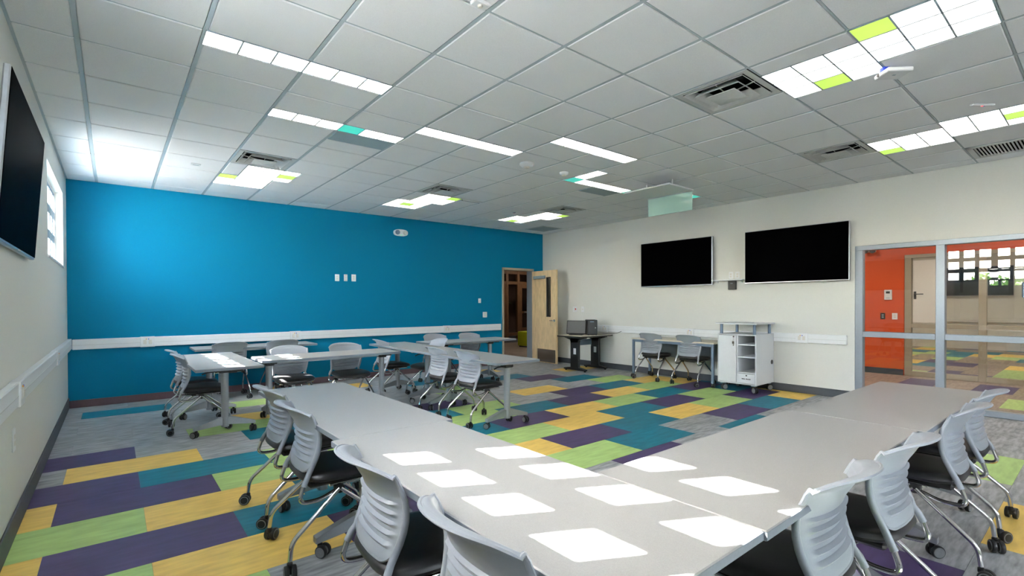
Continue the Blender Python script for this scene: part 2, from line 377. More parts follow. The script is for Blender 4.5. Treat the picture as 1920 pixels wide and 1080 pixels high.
def blocked(a, b): return any(o[0] + .01 < a < o[2] - .01 and o[1] + .01 < b < o[3] - .01 for o in OCC) or (occ(a - .05, b) and occ(a + .05, b) and any(o[1] < b < o[3] for o in []))
MERGED = [(3 + t_, 7, 4 + t_, 8), (7 + t_, 7, 8 + t_, 8), (11 + t_, 7, 12 + t_, 8), (7 + t_, -2, 8 + t_, -1), (11 + t_, -2, 12 + t_, -1), (9, 3, 9 + t_, 4)]
def inm(a, b): return any(o[0] + .01 < a < o[2] - .01 and o[1] + .01 < b < o[3] - .01 for o in MERGED)
def runs(fixed, lo, hi, test):
    out = []; cur = None
    for q in range(lo, hi):
        ok = not test(q + .5)
        if ok and cur is None: cur = q
        if not ok and cur is not None: out.append((cur, q)); cur = None
    if cur is not None: out.append((cur, hi))
    return out
for a in range(1, AMAX):
    for s0, s1 in runs(a, BMIN, BMAX, lambda q: inm(a, q)):
        MB().box(cx(a) - .0125, cx(a) + .0125, cy(s0), cy(s1), CZ - 0.003, CZ + 0.006).build('grid_runner', 'grid_metal', ceil)
for b in range(BMIN + 1, BMAX):
    for s0, s1 in runs(b, AMIN, AMAX, lambda q: inm(q, b)):
        MB().box(cx(s0), cx(s1), cy(b) - .006, cy(b) + .006, CZ - 0.002, CZ + 0.006).build('cross_runner', 'grid_metal', ceil)
for x0, x1, y0, y1 in ((XL, XL + .022, YF, YB), (XR - .022, XR, YF, YB), (XL, XR, YB - .022, YB), (XL, XR, YF, YF + .022)):
    MB().box(x0, x1, y0, y1, CZ - 0.004, CZ + 0.006).build('wall_angle', 'grid_metal', ceil)
struct(MB().box(XL, XR, YF, YT, CZ - .006, CZ + .03).build('ceiling', 'ceiling_fibre'), 'plain white ceiling strip behind the camera', 'ceiling')
LENS = {}
for lab, cs in LIGHTS:
    c0 = cs[0]; root = thing('ceiling_light', lab, 'ceiling light', (cx(c0[0]), cy(c0[1]), CZ), 0, 'coloured grid ceiling lights')
    for a0, b0, a1, b1, m in cs:
        key = m
        if key not in LENS:
            w = T * t_ / 2 - 0.005
            LENS[key] = MB().box(-w, w, -w, w, 0, 0.006).mesh('lens', m)
        link('lens', LENS[key], root, (cx((a0 + a1) / 2) - cx(c0[0]), cy((b0 + b1) / 2) - cy(c0[1]), -0.006))
    fm = MB()
    for a0, b0, a1, b1, m in cs:
        x0, x1, y0, y1 = cx(a0) - cx(c0[0]), cx(a1) - cx(c0[0]), cy(b0) - cy(c0[1]), cy(b1) - cy(c0[1])
        fm.box(x0, x1, y0, y0 + .0052, -0.008, 0.006).box(x0, x1, y1 - .0052, y1, -0.008, 0.006).box(x0, x0 + .0052, y0, y1, -0.008, 0.006).box(x1 - .0052, x1, y0, y1, -0.008, 0.006)
    fm.build('frame', 'grey_panel', root)
for n, (a0, b0, a1, b1) in enumerate(GREY):
    tag(MB().cbox(cx(a0) + .014, cx(a1) - .014, cy(b0) + .006, cy(b1) - .006, CZ - .008, CZ + .006, .004).build('blank_panel', 'grey_panel'),
        ['grey half-size blank panel beside the white and teal light strip', 'grey half-size blank panel beside the angled teal cornered light'][n], 'ceiling panel', 'grey blank ceiling panels')
def diffuser(a, b, label):
    r = thing('air_diffuser', label, 'vent', (A0 + (a + .5) * T, B0 + (b + .5) * T, CZ), 0, 'square louvred ceiling diffusers')
    H = T / 2 - .014
    def ring(o, i, zo, zi, th=.004):
        vs = []
        for h, z in ((o, zo), (i, zi)):
            for dz in (0, th): vs += [(-h, -h, z + dz), (h, -h, z + dz), (h, h, z + dz), (-h, h, z + dz)]
        fs = []
        for k in range(4):
            q = (k + 1) % 4
            fs += [(k, q, 8 + q, 8 + k), (4 + k, 12 + k, 12 + q, 4 + q), (k, 4 + k, 4 + q, q), (8 + k, 8 + q, 12 + q, 12 + k)]
        return MB().add(vs, fs)
    ring(H, H - .045, -.006, -.004).build('frame', 'vent_metal', r)
    q = H + .004
    pl = MB().box(-q, q, -q, q, .15, .16)
    for x0, x1, y0, y1 in ((-q, q, -q - .004, -q), (-q, q, q, q + .004), (-q - .004, -q, -q, q), (q, q + .004, -q, q)): pl.box(x0, x1, y0, y1, -.002, .15)
    pl.build('plenum', 'void_shade', r)  # coloured black so the louvre gaps read as shade
    MB().lathe([(.15, .149), (.15, .14), (.145, .138)], 28).build('duct_shade', 'void_shade', r)  # solid disc coloured as the shade of the duct mouth
    ring(H - .052, H - .104, -.012, .036).build('louver', 'vent_metal', r)
    ring(H - .116, H - .164, -.022, .030).build('louver', 'vent_metal', r)
    h = H - .176
    MB().add([(-h, -h, -.032), (h, -h, -.032), (h, h, -.032), (-h, h, -.032), (0, 0, -.048), (-h, -h, -.026), (h, -h, -.026), (h, h, -.026), (-h, h, -.026)],
             [(0, 1, 4), (1, 2, 4), (2, 3, 4), (3, 0, 4), (5, 8, 7, 6), (0, 5, 6, 1), (1, 6, 7, 2), (2, 7, 8, 3), (3, 8, 5, 0)]).build('centre_plate', 'vent_metal', r)
    for sx, sy in ((1, 0), (-1, 0), (0, 1), (0, -1)):
        MB().tube([(sx * .05, sy * .05, -.002), (sx * (H - .02), sy * (H - .02), .03)], .005, 6).build('strut', 'vent_metal', r)
for (a, b), lab in zip(VENTS, ['large square louvred diffuser nearest the big green and white lights', 'square louvred diffuser in front of the right wall, left of the green cornered lights',
        'square louvred diffuser beside the lights near the left window', 'square louvred diffuser in front of the emergency light wall', 'square louvred diffuser nearest the room corner by the open door']): diffuser(a, b, lab)
r = thing('return_grille', 'rectangular slatted air return grille at the ceiling edge above the glass partition', 'vent', (cx(13.5), cy(-2.5), CZ))
H = T / 2 - .014
for x0, x1, y0, y1 in ((-H, H, -H, -H + .05), (-H, H, H - .05, H), (-H, -H + .05, -H, H), (H - .05, H, -H, H)): MB().cbox(x0, x1, y0, y1, -.014, .003, .003).build('frame_rail', 'vent_metal', r)
pl = MB().box(-H, H, -H, H, .10, .11)
for x0, x1, y0, y1 in ((-H, H, -H - .004, -H), (-H, H, H, H + .004), (-H - .004, -H, -H, H), (H, H + .004, -H, H)): pl.box(x0, x1, y0, y1, .003, .10)
pl.build('plenum', 'void_shade', r)  # black colour gives the shade between the slats
slat = MB().cbox(-H + .045, H - .045, -.007, .007, -.010, -.006, .001).mesh('slat', 'vent_metal')
for k in range(17): link('slat', slat, r, (0, -H + .065 + k * (2 * H - .13) / 16, 0))
r = thing('access_panel', 'flat grey ceiling access panel in the corner above the open door', 'vent', (cx(13.5), cy(9.5), CZ))
MB().cbox(-H, H, -H, H, -.008, .004, .003).build('frame', 'vent_metal', r); MB().cbox(-H + .05, H - .05, -H + .05, H - .05, -.012, .003, .002).build('door', 'grey_panel', r)
r = thing('slot_diffuser', 'short linear slot vent beside the green cornered ceiling lights', 'vent', (cx(8.665), cy(7 + 1 / 12), CZ))
MB().cbox(-.19, .19, -.045, .045, -.012, .004, .003).build('frame', 'vent_metal', r); MB().box(-.175, .175, -.01, .03, -.0135, -.004).build('slot', 'void_shade', r); MB().box(-.175, .175, -.035, -.012, -.02, -.010).build('blade', 'white_plastic', r)  # slot is a solid block coloured as the shade of an opening

# small ceiling devices -----------------------------------------------------
def dome(name, label, cat, x, y, rad, h, extra=None):
    r = thing(name, label, cat, (x, y, CZ - .007))
    MB().lathe([(rad, 0), (rad, -.35 * h), (rad * .82, -.62 * h), (rad * .5, -.72 * h)], 24).build('base', 'white_plastic', r, smooth=True)
    MB().lathe([(rad * .42, -.6 * h), (rad * .4, -.9 * h), (rad * .25, -h)], 18).build('sensor_head', 'off_white', r, smooth=True)
    if extra: extra(r)
    return r
def fire_marks(r):
    t = bpy.data.curves.new('lettering', 'FONT'); t.body = 'FIRE'; t.size = .03; t.extrude = .0005; t.align_x = 'CENTER'
    q = bpy.data.objects.new('lettering', t); COL.objects.link(q); bpy.context.view_layer.update()
    me = bpy.data.meshes.new_from_object(q.evaluated_get(bpy.context.evaluated_depsgraph_get())); bpy.data.objects.remove(q)
    me.materials.clear(); me.materials.append(MAT['red_print']); o = link('lettering', me, r)
    o.location = (.03, -.062, -.034); o.rotation_euler = (PI * .72, 0, .4)
    MB().box(-.03, .03, -.012, .012, -.052, -.03).build('strobe_lens', 'vent_metal', r)
dome('fire_alarm', 'round white ceiling fire alarm with red lettering', 'fire alarm', 3.81, 4.39, .085, .06, fire_marks)
dome('smoke_detector', 'small round white smoke detector beside the angled teal cornered light', 'smoke detector', 4.44, 4.40, .055, .05)
r = thing('occupancy_sensor', 'thin white ceiling sensor with a red lit dot near the slatted grille', 'sensor', (5.66, .70, CZ - .007), -.62)
MB().cbox(-.10, .10, -.02, .02, -.018, 0, .006).build('body', 'white_plastic', r); MB().box(-.008, .004, -.006, .006, -.0195, -.015).build('indicator', 'led_red', r); MB().box(.010, .02, -.006, .006, -.0195, -.015).build('lens', 'blue_print', r)
r = thing('occupancy_sensor', 'tiny white ceiling sensor plate near the left window lights', 'sensor', (.768, 6.83, CZ - .007), 0)
MB().cbox(-.05, .05, -.03, .03, -.016, 0, .005).build('body', 'white_plastic', r); MB().box(-.03, .03, -.008, .008, -.0175, -.012).build('lens', 'grey_panel', r)
r = thing('ceiling_camera', 'white box device on the ceiling grid beside the large lights', 'sensor', (4.28, .985, CZ - .003), -.75)
MB().cbox(-.085, .085, -.075, .075, -.062, -.034, .006).build('body', 'white_plastic', r); MB().lathe([(.032, 0), (.032, -.034)], 18, (-.045, .02, 0)).build('mount', 'blue_print', r)
MB().lathe([(.012, 0), (.012, .012), (.006, .014)], 12, (-.088, .03, -.048), 'x').build('lens', 'dark_plastic', r); MB().box(-.01, .01, -.012, .004, -.0635, -.060).build('indicator', 'grey_panel', r)
r = thing('ceiling_camera', 'small white ceiling device cut by the top edge of the picture', 'sensor', (cx(3.86), cy(-.07), CZ - .003), 0)
MB().cbox(-.05, .05, -.03, .03, -.02, 0, .005).build('body', 'white_plastic', r); MB().lathe([(.016, -.02), (.012, -.03)], 14).build('lens', 'off_white', r)
r = thing('occupancy_sensor', 'tiny dark dot sensor on a ceiling tile before the corner lights', 'sensor', (cx(10.57), cy(7.62), CZ - .007), 0)
MB().lathe([(.03, 0), (.03, -.008), (.018, -.014)], 16).build('body', 'grey_panel', r, smooth=True); MB().lathe([(.012, -.012), (.008, -.018)], 12).build('lens', 'red_print', r)
r = thing('glass_ceiling_sign', 'white ceiling canopy plate with a hanging frosted green glass pane', 'sign', (5.83, 3.95, 0))
MB().cbox(-.31, .27, -.36, .36, 2.885, 2.905, .008).build('canopy', 'white_plastic', r)
MB().cbox(.250, .260, -.35, .355, 2.625, 2.886, .004).build('glass_pane', 'frost_green', r)
for sy in (-.2, .2): MB().tube([(.0, sy, 2.90), (.0, sy, CZ - .005)], .012, 10).build('hanger', 'vent_metal', r)
MB().cbox(.243, .268, -.352, .357, 2.875, 2.887, .002).build('clamp', 'tv_silver', r)

# ------------------------------------------------------------------ baseboards
BH = .115
bbz = [('baseboard_left', (XL, XL + .012, YF, YB), 'base_rubber', 'dark grey rubber baseboard along the left wall', .14),
       ('baseboard_back', (XL + .012, DX0 - .06, YB - .012, YB), 'base_rubber_brown', 'brown rubber baseboard under the blue wall', .10),
       ('baseboard_right', (XR - .012, XR, GY1 + .01, YB - .012), 'base_rubber', 'dark grey rubber baseboard along the television wall', BH)]
for n, (x0, x1, y0, y1), m, lab, h in bbz: struct(MB().cbox(x0, x1, y0, y1, 0, h, .004).build(n, m), lab, 'baseboard')

# ------------------------------------------------------------------ left windows
def lwindow(n, y0, y1, label):
    w = thing('window_%d' % n, label, 'window', (XL, 0, 0), 0, None, 'structure')
    xo, xi = -.155, -.068
    z0, z1 = WZ; pp, pwid = .295, .208
    MB().box(xo, xi, y0, y1, z0, z0 + .03).box(xo, xi, y0, y1, z1 - .03, z1).box(xo, xi, y0, y0 + .03, z0 + .03, z1 - .03).box(xo, xi, y1 - .03, y1, z0 + .03, z1 - .03).build('window_frame', 'white_frame', w)
    MB().cbox(-.068, .012, y0, y1, z0 - .018, z0 + .004, .004).build('window_sill', 'white_frame', w)
    # two sashes of three by three panes
    tops = [y1 - .04 - k * pp for k in range(3)] + [y1 - .96 - k * pp for k in range(3)]
    edges = []
    for t in tops: edges += [t, t - pwid]
    prev = y1 - .03; bars = []
    for t in tops: bars.append((t, prev)); prev = t - pwid
    bars.append((y0 + .03, prev))
    for a, b in bars:
        if b - a > .004: MB().box(xo + .012, xi - .004, a, b, z0 + .03, z1 - .03).build('mullion', 'window_grey', w)
    ph = .204; zs = [(z0 + .082 + k * .2815, z0 + .062 + k * .2815 + ph) for k in range(3)]; zz = z0 + .02
    for za, zb in zs + [(z1 - .02, z1)]:
        MB().box(xo + .014, xi - .006, y0 + .03, y1 - .03, zz, za).build('muntin', 'window_grey', w); zz = zb
    for t in tops:
        for za, zb in zs: MB().box(-.115, -.110, t - pwid, t, za, zb).build('pane', 'window_glass', w)
lwindow(1, *WN, 'high white gridded window in the left wall nearest the camera')
lwindow(5, *WB, 'high white gridded window in the left wall behind the camera')
lwindow(2, *WF, 'high white gridded window in the left wall beside the blue wall')
for n, (a, b) in enumerate(RW):
    w = thing('window_%d' % (n + 3), ['added daylight window high in the wall behind the camera'][n], 'window', (0, YF, 0), 0, None, 'structure')
    m = MB()
    for x in (a, (a + b) / 2 - .02, b - .04): m.box(x, x + .04, -.14, -.06, 1.84, 2.74)
    m.box(a, b, -.14, -.06, 1.84, 1.88).box(a, b, -.14, -.06, 2.70, 2.74); m.build('window_frame', 'white_frame', w)
    for x0, x1 in ((a + .04, (a + b) / 2 - .02), ((a + b) / 2 + .02, b - .04)): MB().box(x0, x1, -.102, -.098, 1.88, 2.70).build('pane', 'window_glass', w)

# ------------------------------------------------------------------ glazed partition on the right
def partition(n, X, ys, top, tz, frame, label, d=.11, hw=.045, zs=.07, low=.0):
    w = thing('window_%d' % n, label, 'glass partition', (X, 0, 0), 0, None, 'structure')
    y0, y1 = min(ys) - hw, max(ys) + hw
    for y in ys: MB().cbox(0, d, y - hw, y + hw, 0, top, .004).build('mullion', frame, w)
    MB().cbox(-.004, d + .004, y0, y1, top - .065, top, .004).build('head_rail', frame, w)
    s = sorted(ys)
    for a, b in zip(s, s[1:]):
        MB().cbox(.004, d - .004, a + hw, b - hw, tz - .038, tz + .038, .004).build('transom', frame, w)
        MB().cbox(.002, d - .002, a + hw, b - hw, 0, zs, .004).build('sill_rail', frame, w)
        MB().box(d / 2 - .004, d / 2 + .004, a + hw - .005, b - hw + .005, zs, tz - .036).build('pane', 'pane_glass', w)
        MB().box(d / 2 - .004, d / 2 + .004, a + hw - .005, b - hw + .005, tz + .036, top - .06).build('pane', 'pane_glass', w)
    return w
partition(6, XR + .005, [2.240, 1.374, .52, -.42, -1.55], GZ, .925, 'alu_frame', 'grey metal framed glass partition beside the right television')
r = thing('door_lock', 'grey lock plate on the glass partition frame at the picture edge', 'lock', (XR + .004, .615, 1.50))
MB().cbox(-.03, 0, -.045, .045, -.09, .09, .012).build('plate', 'post_blue_grey', r); MB().lathe([(.02, 0), (.018, .02), (.010, .024)], 16, (-.03, 0, -.04), 'x').build('knob', 'tv_silver', r); MB().cbox(-.042, -.028, -.02, .02, .03, .05, .003).build('latch', 'tv_silver', r)

# corridor and the room beyond it ------------------------------------------------
CX0, CX1 = XR + .15, 11.42
cf = struct(MB().box(XR + .06, CX1 + .1, -5, 8.69, -.12, -.0035).build('floor', 'base_rubber'), 'brown-grey plank floor of the corridor behind the glass partition', 'floor')
CR = {(20, -7): 'L', (20, -11): 'L', (21, -13): 'T'}
def planks(parent, xa_, xb_, ya_, yb_, colors, base, jr, ir):
    for j in jr:
        ya, yb = max(PY0 + j * PW, ya_), min(PY0 + (j + 1) * PW, yb_)
        if yb - ya < .01: continue
        for i in ir:
            if (i - j) % 2: continue
            xa, xb = max(PX0 + i * PW, xa_), min(PX0 + (i + 2) * PW, xb_)
            if xb - xa > .01: plank(xa, xb, ya, yb, colors.get((i, j), base), parent)
planks(cf, XR + .06, CX1 + .05, -3.6, 6.2, {(20, -6): 'L', (19, -11): 'L', (21, -5): 'P', (17, -9): 'T', (19, -3): 'Y', (22, -8): 'P', (22, -10): 'P'}, 'B', range(-20, 2), range(14, 26))
rf = struct(MB().box(CX1 + .1, 19.3, -5, 8.69, -.12, -.0035).build('floor', 'base_rubber'), 'coloured plank floor of the far room behind the tan glass partition', 'floor')
farc = {}
rnd = random.Random(3)
for j in range(-16, 3):
    for i in range(22, 44):
        if (i - j) % 2 == 0 and rnd.random() < .38: farc[(i, j)] = rnd.choice('LYTPLY')
planks(rf, CX1 + .1, 19.25, -1.9, 6.0, farc, 'B', range(-17, 2), range(22, 46))
struct(MB().box(CX1, CX1 + .12, 2.46, 8.69, 0, TOP).build('wall_corridor', 'wall_orange'), 'bright orange painted corridor wall behind the glass', 'wall')
struct(holed('x', CX1, CX1 + .12, -5, 2.46, 2.24, TOP, []).build('wall_corridor', 'wall_orange'), 'orange wall strip above the tan glass partition', 'wall')
struct(MB().box(CX1 - .012, CX1, 2.47, 8.6, 0, .11).build('baseboard_corridor', 'base_rubber'), 'dark baseboard under the orange corridor wall', 'baseboard')
partition(7, CX1, [2.405, 1.40, .45, -.55, -1.55, -2.6], 2.24, .93, 'tan_frame', 'tan framed glass partition of the far room', .10, .05, .09)
d = thing('door_2', 'pale door with black lever in the tan glass partition', 'door', (CX1 - .012, 0, 0), 0, None, 'structure')
MB().cbox(0, .012, 1.95, 2.33, .99, 2.13, .003).build('door_leaf', 'off_white', d)
MB().cbox(-.012, .0, 2.28, 2.315, 1.42, 1.56, .003).tube([(-.01, 2.30, 1.51), (-.06, 2.30, 1.51), (-.06, 2.17, 1.51)], .009, 8).build('lever', 'dark_plastic', d, smooth=True)
for nm, (x0, x1, y0, y1), lab in [('wall_far', (19.25, 19.4, -5, 8.69), 'pale far wall of the room behind the tan partition'), ('wall_far', (XR + .15, 19.4, -5.15, -5, ), 'pale end wall closing the corridor and far room'),
                                 ('wall_far', (CX1 + .12, 19.25, 6.05, 6.2), 'pale side wall of the far room'), ('wall_far', (XR + .15, CX1, 6.25, 6.4), 'pale end wall of the orange corridor')]:
    struct(MB().box(x0, x1, y0, y1, 0, TOP).build(nm, 'off_white'), lab, 'wall')
for nm, (x0, x1, y0, y1), lab in [('ceiling', (XR + .15, CX1, -5, 6.25), 'plain white corridor ceiling'), ('ceiling', (CX1 + .12, 19.25, -5, 6.05), 'plain white far room ceiling')]:
    struct(MB().box(x0, x1, y0, y1, CZ, CZ + .05).build(nm, 'wall_paint'), lab, 'ceiling')
for k, (x, y, lab) in enumerate([(9.8, 3.9, 'flat corridor ceiling light nearest the orange wall end'), (9.8, .6, 'flat corridor ceiling light opposite the tan partition'), (9.8, -2.6, 'flat corridor ceiling light at the corridor end'),
        (13.6, 3.2, 'far room ceiling light near the orange wall'), (13.6, -.6, 'far room ceiling light behind the tan partition'), (16.8, 3.2, 'far room ceiling light before the far wall'), (16.8, -.6, 'far room ceiling light in the far corner')]):
    r = thing('panel_light', lab, 'ceiling light', (x, y, CZ), 0, 'panel lights beyond the glass')
    MB().cbox(-.32, .32, -.62, .62, -.03, 0, .004).build('frame', 'white_plastic', r); MB().box(-.29, .29, -.59, .59, -.034, -.028).build('lens', 'lens_room', r)
r = thing('thermostat', 'white thermostat with small dark display on the orange wall', 'thermostat', (CX1, 2.70, 1.50)); MB().cbox(-.03, 0, -.06, .06, -.09, .1, .008).build('body', 'white_plastic', r); MB().box(-.032, -.028, -.03, .03, .03, .07).build('display', 'dark_plastic', r); MB().box(-.032, -.028, -.03, .03, -.06, -.05).build('button', 'grey_panel', r)
def plate(name, label, cat, loc, wall, w=.07, h=.115, m='white_plastic', slots=2, group=None):
    """wall: '-x','+x','-y' normal of the plate"""
    rz = {'-y': 0, '-x': -PI / 2, '+x': PI / 2}[wall]
    r = thing(name, label, cat, loc, rz, group)
    MB().cbox(-w / 2, w / 2, -.008, 0, -h / 2, h / 2, .003).build('cover', m, r)
    for k in range(slots):
        z = (k - (slots - 1) / 2) * .04
        MB().cbox(-.017, .017, -.011, -.006, z - .014, z + .014, .003).build('insert', 'off_white' if m == 'white_plastic' else 'grey_panel', r)
    return r
plate('wall_plate', 'dark grey switch plate on the orange wall', 'switch', (CX1, 2.785, 1.10), '-x', .075, .12, 'dark_plastic')
plate('wall_plate', 'white outlet plate on the orange wall beside the dark plate', 'outlet', (CX1, 2.60, 1.10), '-x', .085, .12)
r = thing('exit_lamp', 'small dark twin headed lamp high on the orange wall', 'lamp', (CX1, 2.98, 2.36)); MB().cbox(-.06, 0, -.09, .09, -.03, .05, .008).build('body', 'off_white', r)
for s in (-1, 1): MB().lathe([(.02, 0), (.045, -.05), (.047, -.07)], 14, (-.06, s * .06, -.01), 'x').build('lamp_head', 'dark_plastic', r, smooth=True)
def tv(name, label, loc, rz, w=1.455, h=.835, tilt=0.0, arm=.06, th=.022):
    r = thing(name, label, 'television', loc, rz, 'large black wall televisions'); r.rotation_euler = (tilt, 0, rz)
    MB().cbox(-w / 2, w / 2, -th, th, -h / 2, h / 2, .006).build('body', 'tv_silver', r)
    MB().cbox(-w / 2 + .008, w / 2 - .008, -th - .0025, -th + .004, -h / 2 + .016, h / 2 - .008, .002).build('screen', 'black_screen', r)
    MB().cbox(-.32, .32, th - .002, th + arm * .6, .0, .24, .006).build('rear_housing', 'dark_plastic', r)
    MB().box(-.25, .25, th + arm * .5, th + arm, .02, .2).build('wall_bracket', 'dark_plastic', r)
    MB().box(-.03, .03, -th - .004, -th + .002, -h / 2 + .004, -h / 2 + .012).build('badge', 'off_white', r)
    return r
tv('television', 'black flat television on the white wall nearest the open door', (XR - .085, 5.062, 2.09), -PI / 2)
tv('television', 'black flat television on the white wall nearest the glass partition', (XR - .085, 3.048, 2.09), -PI / 2)
tv('television', 'black tilted television on the left wall between the high windows', (XL + .055, 4.095, 2.11), PI / 2, 1.47, .85, .069, .028, .014)
tv('television', 'black television in the far room seen through the second glass pane', (19.15, 2.45, 1.95), -PI / 2)
tv('television', 'second black television in the far room at the picture edge', (19.15, .55, 1.95), -PI / 2)
r = thing('cable_raceway', 'pale cable raceway on the far room wall', 'raceway', (19.228, 2.0, .84)); MB().cbox(-.05, 0, -5.5, 3.9, -.06, .06, .005).build('cover', 'off_white', r); MB().box(-.052, -.046, -5.5, 3.9, -.004, 0).build('seam', 'grey_panel', r)

# ------------------------------------------------------------------ hall behind the open door
hf = struct(MB().box(4.5, 19.3, YB + .05, 16.1, -.12, -.0035).build('floor', 'base_rubber'), 'brown plank floor of the hall beyond the open door', 'floor')
planks(hf, 6.2, 12.6, YB + .05, 13.3, {(18, 8): 'Y'}, 'B', range(7, 18), range(12, 30))
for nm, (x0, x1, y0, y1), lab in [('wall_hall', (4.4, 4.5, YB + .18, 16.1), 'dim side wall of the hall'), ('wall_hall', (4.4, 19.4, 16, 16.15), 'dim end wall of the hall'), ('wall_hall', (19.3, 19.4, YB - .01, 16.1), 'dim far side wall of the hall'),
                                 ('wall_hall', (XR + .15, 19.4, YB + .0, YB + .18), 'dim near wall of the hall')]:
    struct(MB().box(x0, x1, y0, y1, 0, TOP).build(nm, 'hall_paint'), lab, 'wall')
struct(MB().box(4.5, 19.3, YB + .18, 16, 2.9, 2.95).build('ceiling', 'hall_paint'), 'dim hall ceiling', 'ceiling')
for k, (x, y, lab) in enumerate([(9.2, 10.6, 'hall ceiling light nearest the open door'), (12.2, 13.4, 'hall ceiling light before the wooden doors')]):
    r = thing('panel_light', lab, 'ceiling light', (x, y, 2.9), 0, 'hall ceiling lights')
    MB().cbox(-.6, .6, -.16, .16, -.04, 0, .004).build('frame', 'white_plastic', r); MB().box(-.57, .57, -.13, .13, -.044, -.038).build('lens', 'lens_room', r)
sf = thing('door_3', 'brown wooden glazed entrance doors at the end of the hall', 'door', (0, 14.6, 0), 0, None, 'structure')
for x in (10.6, 11.62, 12.18, 13.2, 14.2): MB().cbox(x - .06, x + .06, -.06, .06, 0, 2.9, .006).build('post', 'brown_wood', sf)
for z in (.18, 2.15, 2.55, 2.85): MB().cbox(10.6, 14.2, -.05, .05, z - .06, z + .06, .006).build('rail', 'brown_wood', sf)
for x0, x1 in ((10.66, 11.56), (12.24, 13.14)):
    MB().cbox(x0, x0 + .13, -.04, .04, .1, 2.1, .004).cbox(x1 - .13, x1, -.04, .04, .1, 2.1, .004).cbox(x0, x1, -.035, .035, .1, .42, .004).cbox(x0, x1, -.035, .035, 1.96, 2.1, .004).cbox(x0, x1, -.035, .035, .98, 1.06, .004).build('door_leaf', 'brown_wood', sf)
    MB().tube([(x1 - .2, -.08, 1.02), (x0 + .2, -.08, 1.02)], .02, 10).build('push_bar', 'tv_silver', sf)
for x0, x1 in ((10.66, 11.56), (11.68, 12.12), (12.24, 13.14), (13.26, 14.14)):
    MB().box(x0, x1, -.004, .004, .24, 2.85).build('pane', 'pane_glass', sf)
r = thing('plant', 'green leafy plant behind the wooden hall doors', 'plant', (11.9, 15.3, 0))
MB().lathe([(.14, 0), (.19, .3), (.2, .32), (.17, .33)], 18).build('pot', 'brown_wood', r, smooth=True)
m = MB()
for k in range(26):
    a, l, z = rnd.uniform(0, 6.28), rnd.uniform(.3, .6), rnd.uniform(.4, 1.5)
    c, s_ = math.cos(a), math.sin(a); w = .05
    m.add([(0, 0, z - .1), (c * l * .5 - s_ * w, s_ * l * .5 + c * w, z + .12), (c * l, s_ * l, z + .02), (c * l * .5 + s_ * w, s_ * l * .5 - c * w, z + .12)], [(0, 1, 2, 3)])
m.tube([(0, 0, .3), (0, 0, 1.5)], .02, 8); m.build('foliage', 'leaf_green', r)
r = thing('ottoman', 'lime green square ottoman standing in the hall', 'ottoman', (10.15, 11.62, 0), .1)
MB().cbox(-.26, .26, -.26, .26, .04, .49, .035).build('cushion', 'lime_fabric', r, smooth=True); MB().cbox(-.22, .22, -.22, .22, 0, .045, .005).build('plinth', 'dark_plastic', r)
MB().tube([(-.262, -.262, .40), (.262, -.262, .40), (.262, .262, .40), (-.262, .262, .40), (-.262, -.262, .40)], .004, 6).build('piping', 'lime_fabric', r)

# door in blue wall
d = thing('door_1', 'open birch door with narrow window in the blue wall', 'door', (0, YB, 0), 0, None, 'structure')
for x0, x1 in ((DX0 - .05, DX0), (DX1, DX1 + .05)): MB().cbox(x0, x1, -.016, .196, 0, DZ + .05, .004).build('jamb', 'tan_frame' if x0 < 7 else 'alu_frame', d)
MB().cbox(DX0 - .05, DX1 + .05, -.016, .196, DZ, DZ + .05, .004).build('head', 'tan_frame', d)
DA = math.radians(-93.5)                       # leaf swings into the room about the right jamb
lf = holed('y', -.0225, .0225, -.86, 0.0, .012, 2.115, [(-.665, -.535, 1.07, 1.95)]).build('door_leaf', 'birch', d, (DX1 - .005, -.03, 0)); lf.rotation_euler = (0, 0, math.radians(87))
def dp(mb, n, m, smooth=False): return mb.build(n, m, lf, None, smooth)
v = MB().box(-.675, -.655, -.026, .026, 1.06, 1.96).box(-.545, -.525, -.026, .026, 1.06, 1.96).box(-.655, -.545, -.026, .026, 1.06, 1.08).box(-.655, -.545, -.026, .026, 1.94, 1.96)
dp(v, 'vision_frame', 'dark_plastic'); dp(MB().box(-.657, -.543, -.004, .004, 1.07, 1.95), 'pane', 'pane_glass')
dp(MB().cbox(-.83, -.20, .0225, .0255, .03, .32, .001), 'kick_plate', 'steel')
dp(MB().cbox(-.50, -.10, .0225, .075, 1.93, 2.0, .006), 'door_closer', 'grey_panel')
dp(MB().lathe([(.028, 0), (.028, .012), (.018, .016)], 18, (-.80, .0225, .98), 'y').tube(arc([(-.80, .03, .98), (-.80, .07, .98), (-.69, .07, .98)], .02), .010, 10), 'lever', 'chrome', True)
dp(MB().lathe([(.028, 0), (.028, -.012), (.018, -.016)], 18, (-.80, -.0225, .98), 'y').tube(arc([(-.80, -.03, .98), (-.80, -.07, .98), (-.69, -.07, .98)], .02), .010, 10), 'lever', 'chrome', True)

